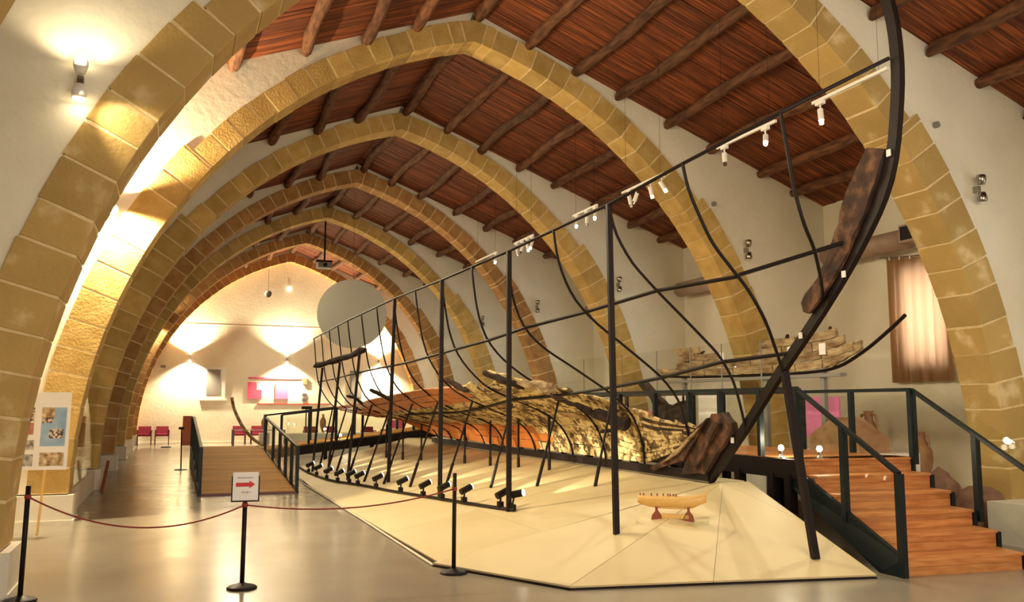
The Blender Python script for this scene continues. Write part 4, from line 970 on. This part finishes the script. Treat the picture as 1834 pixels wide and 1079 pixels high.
# ------------------------------------------------------------------ ship model on the platform
mc_ = V(.42, 9.12, .0); e1 = V(math.cos(YAW*1.6), -math.sin(YAW*1.6), 0); e2 = V(-e1.y, e1.x, 0)
zb = front_z(.3, 9.0)*.92+.05
r = empty('model_ship', (mc_.x, mc_.y, zb), 'small pale wooden model ship on two brown cradles', 'model ship')
def MP(u, v, z): return mc_+e1*u+e2*v+V(0, 0, z)
vs = []; fs = []; ns = 16; nk = 7
for i in range(ns+1):
    t = i/ns; u = -.40+.80*t; bmx = .085*(1-abs(2*t-.95)**2.6) if True else 0; bmx = max(bmx, .006)
    shz = zb+.275+.10*max(0, t-.6)**1.6*2.2+.015*(1-t)**2; kz_ = zb+.155+.12*max(0, t-.72)**1.5*4.0+.10*max(0, .18-t)*4.0*.6
    kz_ = min(kz_, shz-.02)
    for j in range(nk):
        a = math.pi*(j/(nk-1)); vs.append(MP(u, -bmx*math.cos(a), shz-(shz-kz_)*math.sin(a)**.8))
for i in range(ns):
    for j in range(nk-1): fs.append((i*nk+j, i*nk+j+1, (i+1)*nk+j+1, (i+1)*nk+j))
    fs.append((i*nk+nk-1, i*nk, (i+1)*nk, (i+1)*nk+nk-1))
fs += [tuple(range(nk))[::-1], tuple(ns*nk+j for j in range(nk))]
MB().add(vs, fs).build('hull', 'modelwood', r, True)
MB().tube(spl([MP(.36, 0, zb+.30), MP(.40, 0, zb+.33), MP(.425, 0, zb+.38), MP(.42, 0, zb+.42)], 4), .006, 6).build('stem', 'modelwood', r)
MB().tube(spl([MP(-.2, 0, zb+.15), MP(.15, 0, zb+.145), MP(.30, 0, zb+.19), MP(.40, 0, zb+.30)], 4), .007, 6).build('keel', 'modelwood', r)
for u in (-.37, -.33, -.24, -.17, -.10, -.045, -.02, .02, .05): MB().box(tuple(MP(u, 0, zb+.285)-V(.006, .006, 0)), tuple(MP(u, 0, zb+.315)+V(.006, .006, 0))).build('thole_pin', 'modelbrown', r)
for u, z1 in ((-.18, .19), (.19, .165)):
    MB().prism([MP(u-.065, -.02, zb+.0), MP(u+.065, -.02, zb+.0), MP(u+.055, -.02, zb+.06), MP(u+.015, -.02, zb+.115), MP(u+.012, -.02, zb+z1), MP(u-.012, -.02, zb+z1), MP(u-.015, -.02, zb+.115), MP(u-.055, -.02, zb+.06)], e2*.06).build('cradle', 'modelbrown', r)
MB().prism([MP(-.12, -.02, zb+.03), MP(.19, -.02, zb+.03), MP(.19, -.02, zb+.075), MP(-.12, -.02, zb+.085)], e2*.05).build('cradle_bar', 'modelwood', r)
o = MB().prism([MP(-.42, -.16, zb-.06), MP(.42, -.16, zb-.02), MP(.42, .16, zb+.015), MP(-.42, .16, zb-.01)], (0, 0, .03)).build('acrylic_sheet', 'glass'); tag(o, 'clear acrylic base sheet under the model ship', 'base')
tag(MB().box((-.30, 8.9, 0), (-.295, 8.905, .001)).build('x', 'black'), 'x', 'x') if False else None

for x, y, z, lab in ((5.39, AY[2], 6.09, 'small grey round sensor high on the second arch wall'), (5.52, AY[1], 6.09, 'small grey round sensor high on the nearest arch wall')):
    o = MB().tube([(x, y+.05, z), (x, y-.02, z)], .05, 12).build('wall_sensor', 'grey'); tag(o, lab, 'sensor')
r = empty('wall_camera', (-5.5, YF, 3.6), 'small security camera on the far wall left of the first lamp', 'camera')
MB().box((-5.72, YF-.2, 3.55), (-5.5, YF-.1, 3.65)).build('housing', 'grey', r); MB().bar((-5.6, YF-.15, 3.6), (-5.6, YF, 3.6), .03).build('bracket', 'grey', r)
